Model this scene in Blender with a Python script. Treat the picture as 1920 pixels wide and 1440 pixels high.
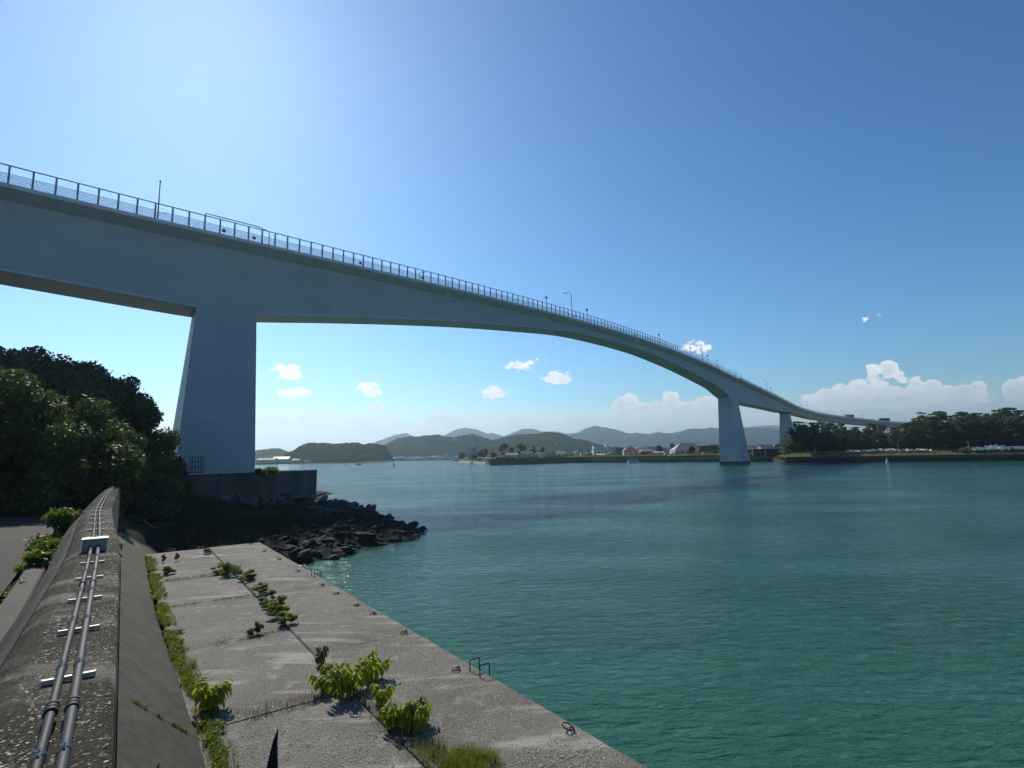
import bpy, math, random
import numpy as np
from mathutils import Matrix, Vector, noise as mnoise
R = math.radians
rnd = random.Random(7)
scn = bpy.context.scene
for o in list(bpy.data.objects): bpy.data.objects.remove(o)
col = scn.collection

# ------------------------------------------------------------------ camera
F, PIT, ROL = 1004.57, 0.1335645, 0.0178172      # focal length in photo pixels, pitch up, roll
CZ = 5.8                                          # eye above the water (metres)
cd = bpy.data.cameras.new('camera'); cam = bpy.data.objects.new('camera', cd); col.objects.link(cam)
cd.sensor_width = 36; cd.lens = F / 1920 * 36; cd.clip_start = .05; cd.clip_end = 40000
_cp, _sp = math.cos(PIT), math.sin(PIT)
fwd = Vector((0, _cp, _sp)); up0 = Vector((0, -_sp, _cp)); rt0 = Vector((1, 0, 0))
cr, sr = math.cos(ROL), math.sin(ROL)
rt = rt0 * cr - up0 * sr
up = rt0 * sr + up0 * cr
def ray(u, v):
    du, dv = (u - 960) / F, (720 - v) / F
    return fwd + rt * du + up * dv
m = Matrix((rt, up, -fwd)).transposed().to_4x4(); m.translation = (0, 0, CZ)
cam.matrix_world = m
scn.camera = cam
def atz(u, v, z):
    d = ray(u, v); t = (z - CZ) / d.z; return Vector((d.x * t, d.y * t, z))
def aty(u, v, y):
    d = ray(u, v); t = y / d.y; return Vector((d.x * t, y, CZ + d.z * t))
# ------------------------------------------------------------------ sun, sky, exposure
SUN_UV = (382, 8)
sd = ray(*SUN_UV).normalized()
ELEV = math.asin(sd.z); AZ = math.atan2(sd.x, sd.y)
sl = bpy.data.lights.new('sun', 'SUN'); sun = bpy.data.objects.new('sun', sl); col.objects.link(sun)
sl.energy = 3.7; sl.angle = R(.53); sl.color = (1, .92, .80)
sun.rotation_euler = (-sd).to_track_quat('-Z', 'Y').to_euler(); sun.location = (0, 0, 60)
scn.cycles.sample_clamp_indirect = 8; scn.cycles.sample_clamp_direct = 40
scn.view_settings.view_transform = 'Standard'; scn.view_settings.look = 'None'
scn.view_settings.exposure = 0.35; scn.view_settings.gamma = 1
w = bpy.data.worlds.new("World"); scn.world = w; w.use_nodes = True
SKY_STRENGTH = .092

def N(nt, typ, **kw):
    n = nt.nodes.new(typ)
    for k, v in kw.items(): setattr(n, k, v)
    return n
class G:
    """tiny node-expression helper"""
    def __init__(s, nt): s.nt = nt; s.L = nt.links.new
    def put(s, sock, v):
        if isinstance(v, bpy.types.NodeSocket): s.L(v, sock)
        elif v is not None: sock.default_value = v
    def math(s, op, a, b=None, c=None, clamp=False):
        n = N(s.nt, 'ShaderNodeMath', operation=op, use_clamp=clamp)
        s.put(n.inputs[0], a); s.put(n.inputs[1], b); s.put(n.inputs[2], c); return n.outputs[0]
    def noise(s, vec, scale, detail=4, rough=.55, dim='3D', dist=0):
        n = N(s.nt, 'ShaderNodeTexNoise', noise_dimensions=dim); s.put(n.inputs['Vector'], vec)
        n.inputs['Scale'].default_value = scale; n.inputs['Detail'].default_value = detail
        n.inputs['Roughness'].default_value = rough; n.inputs['Distortion'].default_value = dist
        return n.outputs['Fac']
    def vor(s, vec, scale, feature='F1', out='Distance'):
        n = N(s.nt, 'ShaderNodeTexVoronoi', feature=feature); s.put(n.inputs['Vector'], vec)
        n.inputs['Scale'].default_value = scale; return n.outputs[out]
    def ramp(s, fac, stops, interp='LINEAR'):
        n = N(s.nt, 'ShaderNodeValToRGB'); s.put(n.inputs[0], fac); e = n.color_ramp; e.interpolation = interp
        while len(e.elements) < len(stops): e.elements.new(.5)
        for el, (p, c) in zip(e.elements, stops):
            el.position = p; el.color = (c, c, c, 1) if isinstance(c, (int, float)) else (*c, 1)
        return n.outputs[0]
    def mix(s, f, a, b, mode='MIX'):
        n = N(s.nt, 'ShaderNodeMix', data_type='RGBA', blend_type=mode)
        s.put(n.inputs[0], f)
        for i, v in ((6, a), (7, b)): s.put(n.inputs[i], (*v, 1) if isinstance(v, tuple) and len(v) == 3 else v)
        return n.outputs[2]
    def vscale(s, vec, sc, loc=(0, 0, 0), rot=(0, 0, 0)):
        n = N(s.nt, 'ShaderNodeMapping'); s.put(n.inputs[0], vec)
        n.inputs['Scale'].default_value = sc; n.inputs['Location'].default_value = loc; n.inputs['Rotation'].default_value = rot
        return n.outputs[0]

def build_world():
    nt = w.node_tree; nt.nodes.clear(); g = G(nt)
    sky = N(nt, 'ShaderNodeTexSky', sky_type='NISHITA'); sky.sun_disc = False
    sky.sun_elevation = ELEV; sky.sun_rotation = AZ
    sky.altitude = 0; sky.air_density = 1.15; sky.dust_density = .15; sky.ozone_density = 2.6
    tc = N(nt, 'ShaderNodeTexCoord').outputs['Generated']
    sx = N(nt, 'ShaderNodeSeparateXYZ'); g.put(sx.inputs[0], tc); x, y, z = sx.outputs
    az = g.math('ARCTAN2', x, y); el = g.math('ARCSINE', z)
    # clouds: (azimuth, elevation, half width, half height, strength) in degrees
    cx = N(nt, 'ShaderNodeCombineXYZ'); g.put(cx.inputs[0], az); g.put(cx.inputs[1], el)
    vec = cx.outputs[0]
    n1 = g.noise(g.vscale(vec, (1, 1.35, 1)), 17, 7, .56, dist=.15)
    n2 = g.noise(g.vscale(vec, (1, 1.35, 1), (3.1, 1.7, 0)), 52, 8, .66)
    nn = g.math('MULTIPLY_ADD', n2, .35, g.math('MULTIPLY', n1, .65))
    def win(u, v, du, dv, base=1.0):
        d = ray(u, v).normalized(); a0 = math.atan2(d.x, d.y); e0 = math.asin(d.z)
        d1 = ray(u + du, v).normalized(); wa = abs(math.atan2(d1.x, d1.y) - a0)
        d2 = ray(u, v - dv).normalized(); we = abs(math.asin(d2.z) - e0)
        a = g.math('DIVIDE', g.math('SUBTRACT', az, a0), wa)
        e = g.math('DIVIDE', g.math('SUBTRACT', el, e0), we)
        r2 = g.math('ADD', g.math('MULTIPLY', a, a), g.math('MULTIPLY', e, e))
        return g.math('MULTIPLY', g.math('SUBTRACT', 1.0, r2, clamp=True), base)
    tot = None
    for c in [(1650, 734, 80, 34, .95), (1585, 748, 90, 24, .9), (1700, 744, 100, 26, .9), (1795, 746, 75, 20, .85), (1925, 736, 50, 22, .9),
              (1545, 748, 50, 20, .8), (1548, 742, 26, 18, 1.1), (1576, 730, 27, 22, 1.1), (1606, 718, 27, 24, 1.1), (1636, 704, 25, 24, 1.1), (1666, 696, 25, 22, 1.15), (1690, 710, 22, 20, 1.1), (1716, 718, 26, 22, 1.1), (1748, 724, 24, 20, 1.1), (1776, 736, 24, 18, 1.05), (1806, 734, 24, 18, 1.05), (1834, 724, 20, 16, 1.1), (1900, 728, 24, 20, 1.1), (1925, 718, 26, 22, 1.1), (1166, 760, 19, 19, 1.1), (1184, 750, 18, 18, 1.15), (1204, 766, 22, 15, 1.0), (1236, 762, 22, 18, 1.05), (1258, 750, 22, 19, 1.15), (1284, 764, 26, 15, 1.0), (1250, 770, 75, 24, .9), (1178, 774, 48, 28, .9), (1335, 770, 70, 30, .85),
              (600, 790, 60, 24, .75), (510, 792, 50, 20, .75), (850, 790, 60, 24, .7), (985, 795, 60, 24, .65), (1095, 795, 70, 26, .7),
              (700, 800, 90, 18, .6), (1430, 785, 60, 20, .65),
              (538, 698, 46, 20, .60), (550, 738, 50, 19, .60), (690, 732, 38, 18, .58), (933, 735, 38, 19, .62), (990, 685, 48, 18, .58),
              (1047, 708, 50, 14, .52), (703, 762, 22, 12, .42), (1297, 656, 48, 20, .6), (1628, 593, 40, 14, .34)]:
        wv = win(*c)
        tot = wv if tot is None else g.math('MAXIMUM', tot, wv)
    dens = g.math('ADD', g.math('MULTIPLY', tot, .62), g.math('MULTIPLY', g.math('SUBTRACT', nn, .5), 3.1))
    mask = g.math('MULTIPLY', g.ramp(dens, [(.16, 0), (.33, 1)], 'EASE'), g.ramp(tot, [(0.0, 0), (.2, 1)]))
    # pale bank hugging the horizon, a little fuller on the sunward side
    hz = g.ramp(g.math('ADD', g.math('DIVIDE', el, R(7.5)), g.math('MULTIPLY', g.math('SUBTRACT', nn, .5), .9)), [(.30, .8), (.80, 0)], 'EASE')
    lit = g.ramp(g.math('ADD', g.math('MULTIPLY', dens, -.55), g.math('MULTIPLY', n2, 1.5)), [(.22, .1), (.62, 1)])
    elev_f = g.ramp(g.math('DIVIDE', el, R(10)), [(.15, 0), (.75, 1)])
    ccol = g.mix(lit, (5.9, 6.5, 7.3), (9.4, 9.5, 9.6))
    ccol = g.mix(elev_f, (6.2, 6.5, 6.9), ccol)
    hs = N(nt, 'ShaderNodeHueSaturation'); hs.inputs['Saturation'].default_value = 1.12; g.put(hs.inputs['Color'], sky.outputs[0])
    gm = N(nt, 'ShaderNodeGamma'); gm.inputs[1].default_value = 1.24; g.L(hs.outputs[0], gm.inputs[0]); skc = g.mix(1.0, gm.outputs[0], (.43, .575, .64), 'MULTIPLY')
    hcol = g.mix(g.ramp(az, [(.0, 0), (1, 1)]), (8.2, 8.2, 8.0), (5.2, 5.8, 6.6))
    above = g.ramp(g.math('ADD', g.math('MULTIPLY', el, 10), .5), [(.45, 0), (.5, 1)])
    c1 = g.mix(g.math('MULTIPLY', hz, above), skc, hcol)
    fade = g.ramp(g.math('DIVIDE', el, R(9)), [(.1, .25), (.65, .95)])
    c2 = g.mix(g.math('MULTIPLY', mask, g.math('MULTIPLY', fade, above)), c1, ccol)
    bg = N(nt, 'ShaderNodeBackground'); g.put(bg.inputs[0], c2); bg.inputs[1].default_value = SKY_STRENGTH
    out = N(nt, 'ShaderNodeOutputWorld'); nt.links.new(bg.outputs[0], out.inputs[0])
build_world()

# ------------------------------------------------------------------ object helpers
def tag(o, label=None, cat=None, group=None, kind=None):
    if label: o['label'] = label
    if cat: o['category'] = cat
    if group: o['group'] = group
    if kind: o['kind'] = kind
    return o
def mesh(name, V, Fc, mats, parent=None, smooth=False, loc=None, midx=None):
    me = bpy.data.meshes.new(name)
    if isinstance(V, np.ndarray) and isinstance(Fc, np.ndarray):
        n, k = Fc.shape
        me.vertices.add(len(V)); me.vertices.foreach_set('co', V.astype(np.float32).ravel())
        me.loops.add(n * k); me.loops.foreach_set('vertex_index', Fc.astype(np.int32).ravel())
        me.polygons.add(n); me.polygons.foreach_set('loop_start', np.arange(n, dtype=np.int32) * k)
        me.update(calc_edges=True)
    else:
        me.from_pydata([tuple(v) for v in V], [], [tuple(f) for f in Fc])
    if smooth: me.polygons.foreach_set('use_smooth', [True] * len(me.polygons))
    for mt in (mats if isinstance(mats, (list, tuple)) else [mats]): me.materials.append(mt)
    if midx is not None: me.polygons.foreach_set('material_index', midx)
    me.validate(); me.update()
    o = bpy.data.objects.new(name, me); col.objects.link(o)
    if loc is not None: o.location = loc
    if parent is not None: o.parent = parent
    return o
def empty(name, label, cat, loc=(0, 0, 0), group=None, rz=0):
    o = bpy.data.objects.new(name, None); col.objects.link(o); o.location = loc; o.rotation_euler.z = rz
    o.empty_display_size = .3
    return tag(o, label, cat, group)
def dup(root, loc, rz=0, sc=1.0, label=None, group=None):
    r = root.copy(); col.objects.link(r); r.location = loc; r.rotation_euler.z = rz
    r.scale = (sc, sc, sc) if isinstance(sc, (int, float)) else sc
    if label: r['label'] = label
    if group: r['group'] = group
    for ch in root.children:
        c = ch.copy(); col.objects.link(c); c.parent = r
        for gch in ch.children:
            d = gch.copy(); col.objects.link(d); d.parent = c
    return r
class B:
    """mesh accumulator"""
    def __init__(s): s.V = []; s.F = []
    def add(s, V, Fc):
        b = len(s.V); s.V += [Vector(v) for v in V]; s.F += [tuple(i + b for i in f) for f in Fc]; return s
    def box(s, x0, x1, y0, y1, z0, z1):
        return s.add([(x0, y0, z0), (x1, y0, z0), (x1, y1, z0), (x0, y1, z0), (x0, y0, z1), (x1, y0, z1), (x1, y1, z1), (x0, y1, z1)],
                     [(0, 3, 2, 1), (4, 5, 6, 7), (0, 1, 5, 4), (1, 2, 6, 5), (2, 3, 7, 6), (3, 0, 4, 7)])
    def tube(s, pts, r, n=8, closed=False, cap=True):
        pts = [Vector(p) for p in pts]; k = len(pts); rs = r if isinstance(r, (list, tuple)) else [r] * k
        V = []; prev = None
        for i, p in enumerate(pts):
            if closed: t = pts[(i + 1) % k] - pts[i - 1]
            else: t = pts[min(i + 1, k - 1)] - pts[max(i - 1, 0)]
            t.normalize()
            a = prev if prev is not None else (Vector((0, 0, 1)) if abs(t.z) < .9 else Vector((1, 0, 0)))
            a = (a - t * a.dot(t)).normalized(); prev = a; b = t.cross(a)
            for j in range(n):
                q = 2 * math.pi * j / n; V.append(p + (a * math.cos(q) + b * math.sin(q)) * rs[i])
        Fc = []
        for i in range(k if closed else k - 1):
            for j in range(n):
                a0, a1 = i * n + j, i * n + (j + 1) % n; b0, b1 = ((i + 1) % k) * n + j, ((i + 1) % k) * n + (j + 1) % n
                Fc.append((a0, a1, b1, b0))
        if cap and not closed: Fc += [tuple(range(n))[::-1], tuple((k - 1) * n + j for j in range(n))]
        return s.add(V, Fc)
    def sweep(s, rings, closed=True, cap=True):
        n = len(rings[0]); V = [p for r in rings for p in r]; Fc = []
        for i in range(len(rings) - 1):
            for j in range(n if closed else n - 1):
                a0, a1 = i * n + j, i * n + (j + 1) % n
                Fc.append((a0, a1, a1 + n, a0 + n))
        if cap and closed: Fc += [tuple(range(n))[::-1], tuple((len(rings) - 1) * n + j for j in range(n))]
        return s.add(V, Fc)
    def obj(s, name, mat, parent=None, smooth=False, loc=None):
        return mesh(name, s.V, s.F, mat, parent, smooth, loc)

# ------------------------------------------------------------------ materials
def pmat(name, fn=None, color=(.5, .5, .5), rough=.7, metal=0, spec=.5):
    mt = bpy.data.materials.new(name); mt.use_nodes = True; nt = mt.node_tree; g = G(nt)
    bs = nt.nodes['Principled BSDF']; bs.inputs['Base Color'].default_value = (*color, 1)
    bs.inputs['Roughness'].default_value = rough; bs.inputs['Metallic'].default_value = metal
    bs.inputs['Specular IOR Level'].default_value = spec
    if fn: fn(g, bs, nt)
    return mt
def objco(nt, which='Object'): return N(nt, 'ShaderNodeTexCoord').outputs[which]
def bump(g, bs, h, strength=.5, dist=.02):
    n = N(g.nt, 'ShaderNodeBump'); n.inputs['Strength'].default_value = strength; n.inputs['Distance'].default_value = dist
    g.put(n.inputs['Height'], h); g.L(n.outputs[0], bs.inputs['Normal'])
def varied(c1, c2, scale=1.0, bstr=.3, bdist=.01, bscale=None, streak=False):
    def fn(g, bs, nt):
        co = objco(nt)
        v = g.vscale(co, (1, 1, .12)) if streak else co
        f = g.ramp(g.noise(v, scale, 6, .6), [(.35, 0), (.68, 1)])
        g.L(g.mix(f, c1, c2), bs.inputs['Base Color'])
        if bstr: bump(g, bs, g.noise(co, bscale or scale * 6, 5, .65), bstr, bdist)
    return fn
def conc_fn(base, dark, light, pebble=70, amt=.8, bd=.006):
    """worn aggregate concrete: stones, moss stains, bleached patches, transverse weathering bands"""
    def fn(g, bs, nt):
        co = objco(nt, 'Generated') if False else N(nt, 'ShaderNodeNewGeometry').outputs['Position']
        stain = g.ramp(g.noise(co, .55, 7, .65, dist=.4), [(.32, 0), (.66, 1)])
        c = g.mix(stain, dark, base)
        vn = N(nt, 'ShaderNodeTexVoronoi'); g.put(vn.inputs['Vector'], co); vn.inputs['Scale'].default_value = pebble
        vn.inputs['Randomness'].default_value = 1
        hs = N(nt, 'ShaderNodeSeparateColor'); g.L(vn.outputs['Color'], hs.inputs[0])
        peb = g.ramp(hs.outputs[0], [(0, .3), (.5, .8), (.8, 1.3), (1, 2.2)])
        inside = g.ramp(vn.outputs['Distance'], [(.25, 1), (.6, 0)])
        pc = g.mix(1.0, c, peb, 'MULTIPLY')
        patch = g.ramp(g.noise(co, 1.3, 5, .6), [(.3, .35), (.6, 1)])
        c = g.mix(g.math('MULTIPLY', g.math('MULTIPLY', inside, amt), patch), c, pc)
        chip = N(nt, 'ShaderNodeTexVoronoi'); g.put(chip.inputs['Vector'], co); chip.inputs['Scale'].default_value = pebble * .55
        hc = N(nt, 'ShaderNodeSeparateColor'); g.L(chip.outputs['Color'], hc.inputs[0])
        cm = g.math('MULTIPLY', g.ramp(chip.outputs['Distance'], [(.16, 1), (.30, 0)]), g.ramp(hc.outputs[1], [(.55, 0), (.62, 1)]))
        c = g.mix(g.math('MULTIPLY', cm, g.math('MULTIPLY', patch, .85)), c, light)
        fine = g.noise(co, 160, 3, .7)
        c = g.mix(g.ramp(fine, [(.38, .92), (.6, 0)]), c, (.03, .029, .022))
        rot = g.vscale(co, (.22, 1.1, 1), rot=(0, 0, -ANG0))
        band = g.noise(rot, 1.25, 5, .6, dist=.8)
        c = g.mix(g.ramp(band, [(.36, .42), (.5, 0)]), c, dark)
        c = g.mix(g.ramp(band, [(.56, 0), (.66, .38)]), c, light)
        pit = g.ramp(g.noise(co, 7, 4, .7), [(.30, .5), (.42, 0)]); c = g.mix(pit, c, dark)
        bl = g.ramp(g.noise(co, 2.1, 6, .7), [(.55, 0), (.8, .5)])
        c = g.mix(bl, c, light)
        g.L(c, bs.inputs['Base Color'])
        h = g.math('ADD', g.math('MULTIPLY', inside, .8), g.math('MULTIPLY', g.noise(co, 30, 5, .7), 1.2))
        bump(g, bs, h, .75, bd)
    return fn
ordn = 'first second third fourth fifth sixth seventh eighth ninth tenth eleventh twelfth thirteenth fourteenth fifteenth sixteenth seventeenth eighteenth nineteenth twentieth twenty-first twenty-second twenty-third twenty-fourth twenty-fifth twenty-sixth'.split()
M = {}
ANG0 = math.atan2(-.585, .811) * -1
M['quay'] = pmat('quay_concrete', conc_fn((.30, .285, .24), (.17, .16, .132), (.60, .57, .49), 50, .95), rough=.85, spec=.2)
M['slab'] = pmat('slab_concrete', conc_fn((.335, .325, .285), (.19, .182, .157), (.62, .60, .54), 60, .95), rough=.85, spec=.2)
M['crest'] = pmat('crest_concrete', conc_fn((.098, .088, .07), (.045, .041, .033), (.36, .335, .28), 40, 1.0, .006), rough=.95, spec=.06)
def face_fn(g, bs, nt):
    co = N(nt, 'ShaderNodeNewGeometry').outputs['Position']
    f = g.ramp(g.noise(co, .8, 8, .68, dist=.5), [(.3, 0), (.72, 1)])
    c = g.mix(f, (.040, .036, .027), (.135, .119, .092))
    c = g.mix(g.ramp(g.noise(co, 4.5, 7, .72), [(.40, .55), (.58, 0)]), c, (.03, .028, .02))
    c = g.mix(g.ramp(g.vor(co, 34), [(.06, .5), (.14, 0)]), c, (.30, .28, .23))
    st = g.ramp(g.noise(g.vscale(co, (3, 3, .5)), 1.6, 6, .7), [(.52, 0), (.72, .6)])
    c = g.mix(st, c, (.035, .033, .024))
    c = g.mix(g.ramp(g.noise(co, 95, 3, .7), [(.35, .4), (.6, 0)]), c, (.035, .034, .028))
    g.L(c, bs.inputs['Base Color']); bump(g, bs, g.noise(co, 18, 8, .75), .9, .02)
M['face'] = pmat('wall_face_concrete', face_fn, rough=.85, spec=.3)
def bridge_fn(g, bs, nt):
    co = N(nt, 'ShaderNodeNewGeometry').outputs['Position']
    f = g.ramp(g.noise(g.vscale(co, (.12, .12, .35)), 1, 6, .6), [(.3, 0), (.7, 1)])
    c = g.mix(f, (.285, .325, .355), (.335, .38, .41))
    st = g.ramp(g.noise(g.vscale(co, (1.1, 1.1, .06)), 1, 6, .7), [(.55, 0), (.78, .35)])
    c = g.mix(st, c, (.21, .235, .25))
    sz = N(nt, 'ShaderNodeSeparateXYZ'); g.L(co, sz.inputs[0])
    wv = g.math('FRACT', g.math('DIVIDE', sz.outputs[2], 2.4))
    c = g.mix(g.ramp(wv, [(0, .3), (.02, .3), (.035, 0)]), c, (.22, .25, .27))
    al = g.math('ADD', g.math('MULTIPLY', sz.outputs[0], .629), g.math('MULTIPLY', sz.outputs[1], .777))
    jf = g.math('FRACT', g.math('DIVIDE', al, 3.5)); c = g.mix(g.ramp(jf, [(0, .3), (.012, .3), (.02, 0)]), c, (.21, .24, .26))
    pt = g.vor(g.vscale(co, (.13, .13, .2)), 1, 'F1', 'Color'); hv = N(nt, 'ShaderNodeSeparateColor'); g.L(pt, hv.inputs[0]); c = g.mix(g.ramp(hv.outputs[0], [(0, 0), (1, .16)]), c, (.19, .215, .235))
    g.L(c, bs.inputs['Base Color']); bump(g, bs, g.noise(co, 1.5, 5, .6), .15, .03)
M['bridge'] = pmat('bridge_painted_concrete', bridge_fn, rough=.55, spec=.4)
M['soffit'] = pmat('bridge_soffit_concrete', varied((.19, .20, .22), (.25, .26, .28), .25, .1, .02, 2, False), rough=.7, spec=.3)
M['edge'] = pmat('bridge_edge_concrete', varied((.40, .44, .52), (.49, .53, .61), .5, .2, .02, 3), rough=.75)  # lighter than the web, to offset shade under the deck overhang
M['rail'] = pmat('painted_rail_steel', varied((.17, .19, .225), (.24, .26, .295), 2, 0), rough=.5, metal=.2)
M['parapet'] = pmat('pale_parapet_metal', varied((.45, .45, .46), (.55, .55, .56), 2, 0), rough=.5, metal=.2)
M['dkmetal'] = pmat('dark_metal', varied((.03, .032, .035), (.06, .055, .05), 8, .2, .002), rough=.55, metal=.6)
M['rust'] = pmat('rusted_iron', varied((.03, .02, .016), (.075, .04, .025), 18, .6, .003, 60), rough=.8, metal=.35)
M['iron'] = pmat('black_iron', varied((.004, .005, .006), (.012, .013, .014), 18, .3, .002, 60), rough=.6, metal=.2)
M['galv'] = pmat('galvanised_steel', varied((.28, .28, .27), (.42, .42, .40), 30, .2, .001), rough=.5, metal=.5)
M['conduit'] = pmat('grey_conduit', varied((.018, .022, .027), (.030, .036, .043), 5, .1, .001), rough=.62, spec=.25)
M['steelbox'] = pmat('stainless_box', varied((.16, .165, .175), (.24, .245, .255), 9, .1, .001), rough=.45, metal=.4)
M['tie'] = pmat('white_tie', color=(.5, .49, .46), rough=.4)
M['asphalt'] = pmat('old_asphalt', varied((.008, .0075, .006), (.021, .018, .014), .7, .6, .012, 40), rough=.9)  # asphalt colour darkened to stand in for tree shade on the road
M['kerb'] = pmat('kerb_concrete', varied((.022, .019, .015), (.05, .043, .034), 1.5, .5, .01, 30), rough=.85)  # kerb colour darkened as well, in place of the trees' shadow
def rock_fn(c1, c2, sc=2.2):
    def fn(g, bs, nt):
        co = N(nt, 'ShaderNodeNewGeometry').outputs['Position']
        f = g.ramp(g.noise(co, sc, 7, .65), [(.3, 0), (.7, 1)]); g.L(g.mix(f, c1, c2), bs.inputs['Base Color'])
        bump(g, bs, g.noise(co, sc * 3, 8, .7), .8, .06)
    return fn
M['rock'] = pmat('wet_rock_shade_toned', rock_fn((.012, .013, .013), (.036, .038, .037)), rough=.8, spec=.2)  # wet rock, darkened further to stand in for the bridge's shadow
M['tetra'] = pmat('weathered_block_concrete', rock_fn((.035, .036, .036), (.085, .083, .078)), rough=.85)
M['paleRock'] = pmat('pale_rubble', rock_fn((.62, .58, .50), (.85, .80, .70)), rough=.85)
M['platform'] = pmat('platform_concrete', varied((.055, .058, .056), (.11, .112, .105), .5, .4, .02, 6, True), rough=.85, spec=.3)
M['sand'] = pmat('pale_quay_top', varied((.42, .41, .37), (.54, .52, .47), .3, .2, .02, 3), rough=.8)
def earth_fn(g, bs, nt):
    co = N(nt, 'ShaderNodeNewGeometry').outputs['Position']
    f = g.ramp(g.noise(co, .5, 8, .65), [(.4, 0), (.6, 1)])
    g.L(g.mix(f, (.022, .021, .017), (.014, .02, .009)), bs.inputs['Base Color']); bump(g, bs, g.noise(co, 4, 8, .75), 1, .15)
M['earth'] = pmat('shore_ground', earth_fn, rough=.95, spec=.2)  # ground colour kept very dark in place of shade on the foreshore
def grassfar(g, bs, nt):
    co = N(nt, 'ShaderNodeNewGeometry').outputs['Position']
    f = g.ramp(g.noise(co, .35, 8, .7), [(.35, 0), (.65, 1)])
    g.L(g.mix(f, (.075, .088, .026), (.18, .17, .07)), bs.inputs['Base Color']); bump(g, bs, g.noise(co, 2, 8, .8), 1, .4)
M['grassfar'] = pmat('far_grass', grassfar, rough=.95, spec=.1)
def leafmat(name, c1, c2, trans=.35, rough=.5, tcol=None):
    mt = bpy.data.materials.new(name); mt.use_nodes = True; nt = mt.node_tree; g = G(nt)
    bs = nt.nodes['Principled BSDF']; out = nt.nodes['Material Output']
    geo = N(nt, 'ShaderNodeNewGeometry'); ri = geo.outputs['Random Per Island']
    cl = g.ramp(g.noise(geo.outputs['Position'], .6, 3, .6), [(.3, 0), (.7, 1)])
    f = g.math('ADD', g.math('MULTIPLY', ri, .6), g.math('MULTIPLY', cl, .4))
    c = g.mix(f, c1, c2); g.L(c, bs.inputs['Base Color']); bs.inputs['Roughness'].default_value = rough
    bs.inputs['Specular IOR Level'].default_value = .35
    tr = N(nt, 'ShaderNodeBsdfTranslucent'); g.L(g.mix(1.0, c, tcol or (1.5, 1.7, .7), 'MULTIPLY'), tr.inputs[0])
    mx = N(nt, 'ShaderNodeMixShader'); mx.inputs[0].default_value = trans
    g.L(bs.outputs[0], mx.inputs[1]); g.L(tr.outputs[0], mx.inputs[2]); g.L(mx.outputs[0], out.inputs[0])
    return mt
M['leafBroad'] = leafmat('broad_leaves', (.026, .048, .014), (.09, .122, .036), .34, .6)
M['leafDark'] = leafmat('dark_leaves', (.034, .058, .030), (.085, .118, .058), .28, .62)
M['leafShrub'] = leafmat('shrub_leaves', (.05, .085, .016), (.15, .19, .045), .45)
M['leafYellow'] = leafmat('drooping_weed_leaves', (.15, .19, .015), (.34, .35, .04), .5, .55)
M['leafWeed'] = leafmat('weed_leaves', (.07, .105, .02), (.17, .20, .05), .45)
M['grass'] = leafmat('weed_grass', (.075, .10, .018), (.21, .22, .06), .45)
M['dry'] = leafmat('dry_stems', (.16, .12, .07), (.32, .26, .17), .2, .8, (1, 1, 1))
M['pine'] = leafmat('pine_needles', (.028, .060, .028), (.085, .125, .052), .28, .65)
M['bark'] = pmat('bark', varied((.035, .028, .02), (.08, .065, .05), 6, .8, .02, 20), rough=.95)
def hill_fn(c1, c2, sc):
    def fn(g, bs, nt):
        co = N(nt, 'ShaderNodeNewGeometry').outputs['Position']
        v = g.vor(co, sc); f = g.math('ADD', g.math('MULTIPLY', g.noise(co, sc * .35, 6, .65), .7), g.math('MULTIPLY', v, .4))
        g.L(g.mix(g.ramp(f, [(.35, 0), (.8, 1)]), c2, c1), bs.inputs['Base Color'])
        bump(g, bs, g.math('SUBTRACT', 1.0, v), 1.0, .7 / sc)
    return fn
M['hill'] = pmat('wooded_hill', hill_fn((.012, .024, .012), (.036, .056, .024), .10), rough=1, spec=0)
M['mount'] = pmat('wooded_mountain', hill_fn((.018, .03, .018), (.04, .052, .028), .02), rough=1, spec=0)
def paint(name, c, rough=.6, amt=.82): return pmat(name, varied(tuple(a * amt for a in c), c, .5, 0), rough=rough)
WALLC = dict(white=paint('white_wall_paint', (.62, .62, .60)), cream=paint('cream_wall', (.55, .50, .40)), grey=paint('grey_wall', (.30, .31, .31)),
             brown=paint('brown_wall', (.16, .12, .09)), blue=paint('pale_blue_wall', (.42, .50, .55)), dark=paint('dark_wall', (.07, .075, .08)))
ROOFC = dict(grey=paint('grey_roof_tiles', (.13, .135, .14), .7), pale=paint('pale_metal_roof', (.34, .35, .36), .8), white=paint('white_roof', (.55, .55, .54), .85),
             red=paint('red_roof_tiles', (.48, .07, .035), .5), brown=paint('brown_grey_roof', (.26, .225, .20), .55), dark=paint('dark_roof', (.07, .07, .075), .5), blue=paint('blue_cover', (.06, .14, .32), .5))
M['glass'] = pmat('dark_window_glass', color=(.03, .045, .06), rough=.12, spec=.8)
M['lampwhite'] = paint('lamp_housing', (.5, .5, .5), .4)

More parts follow.
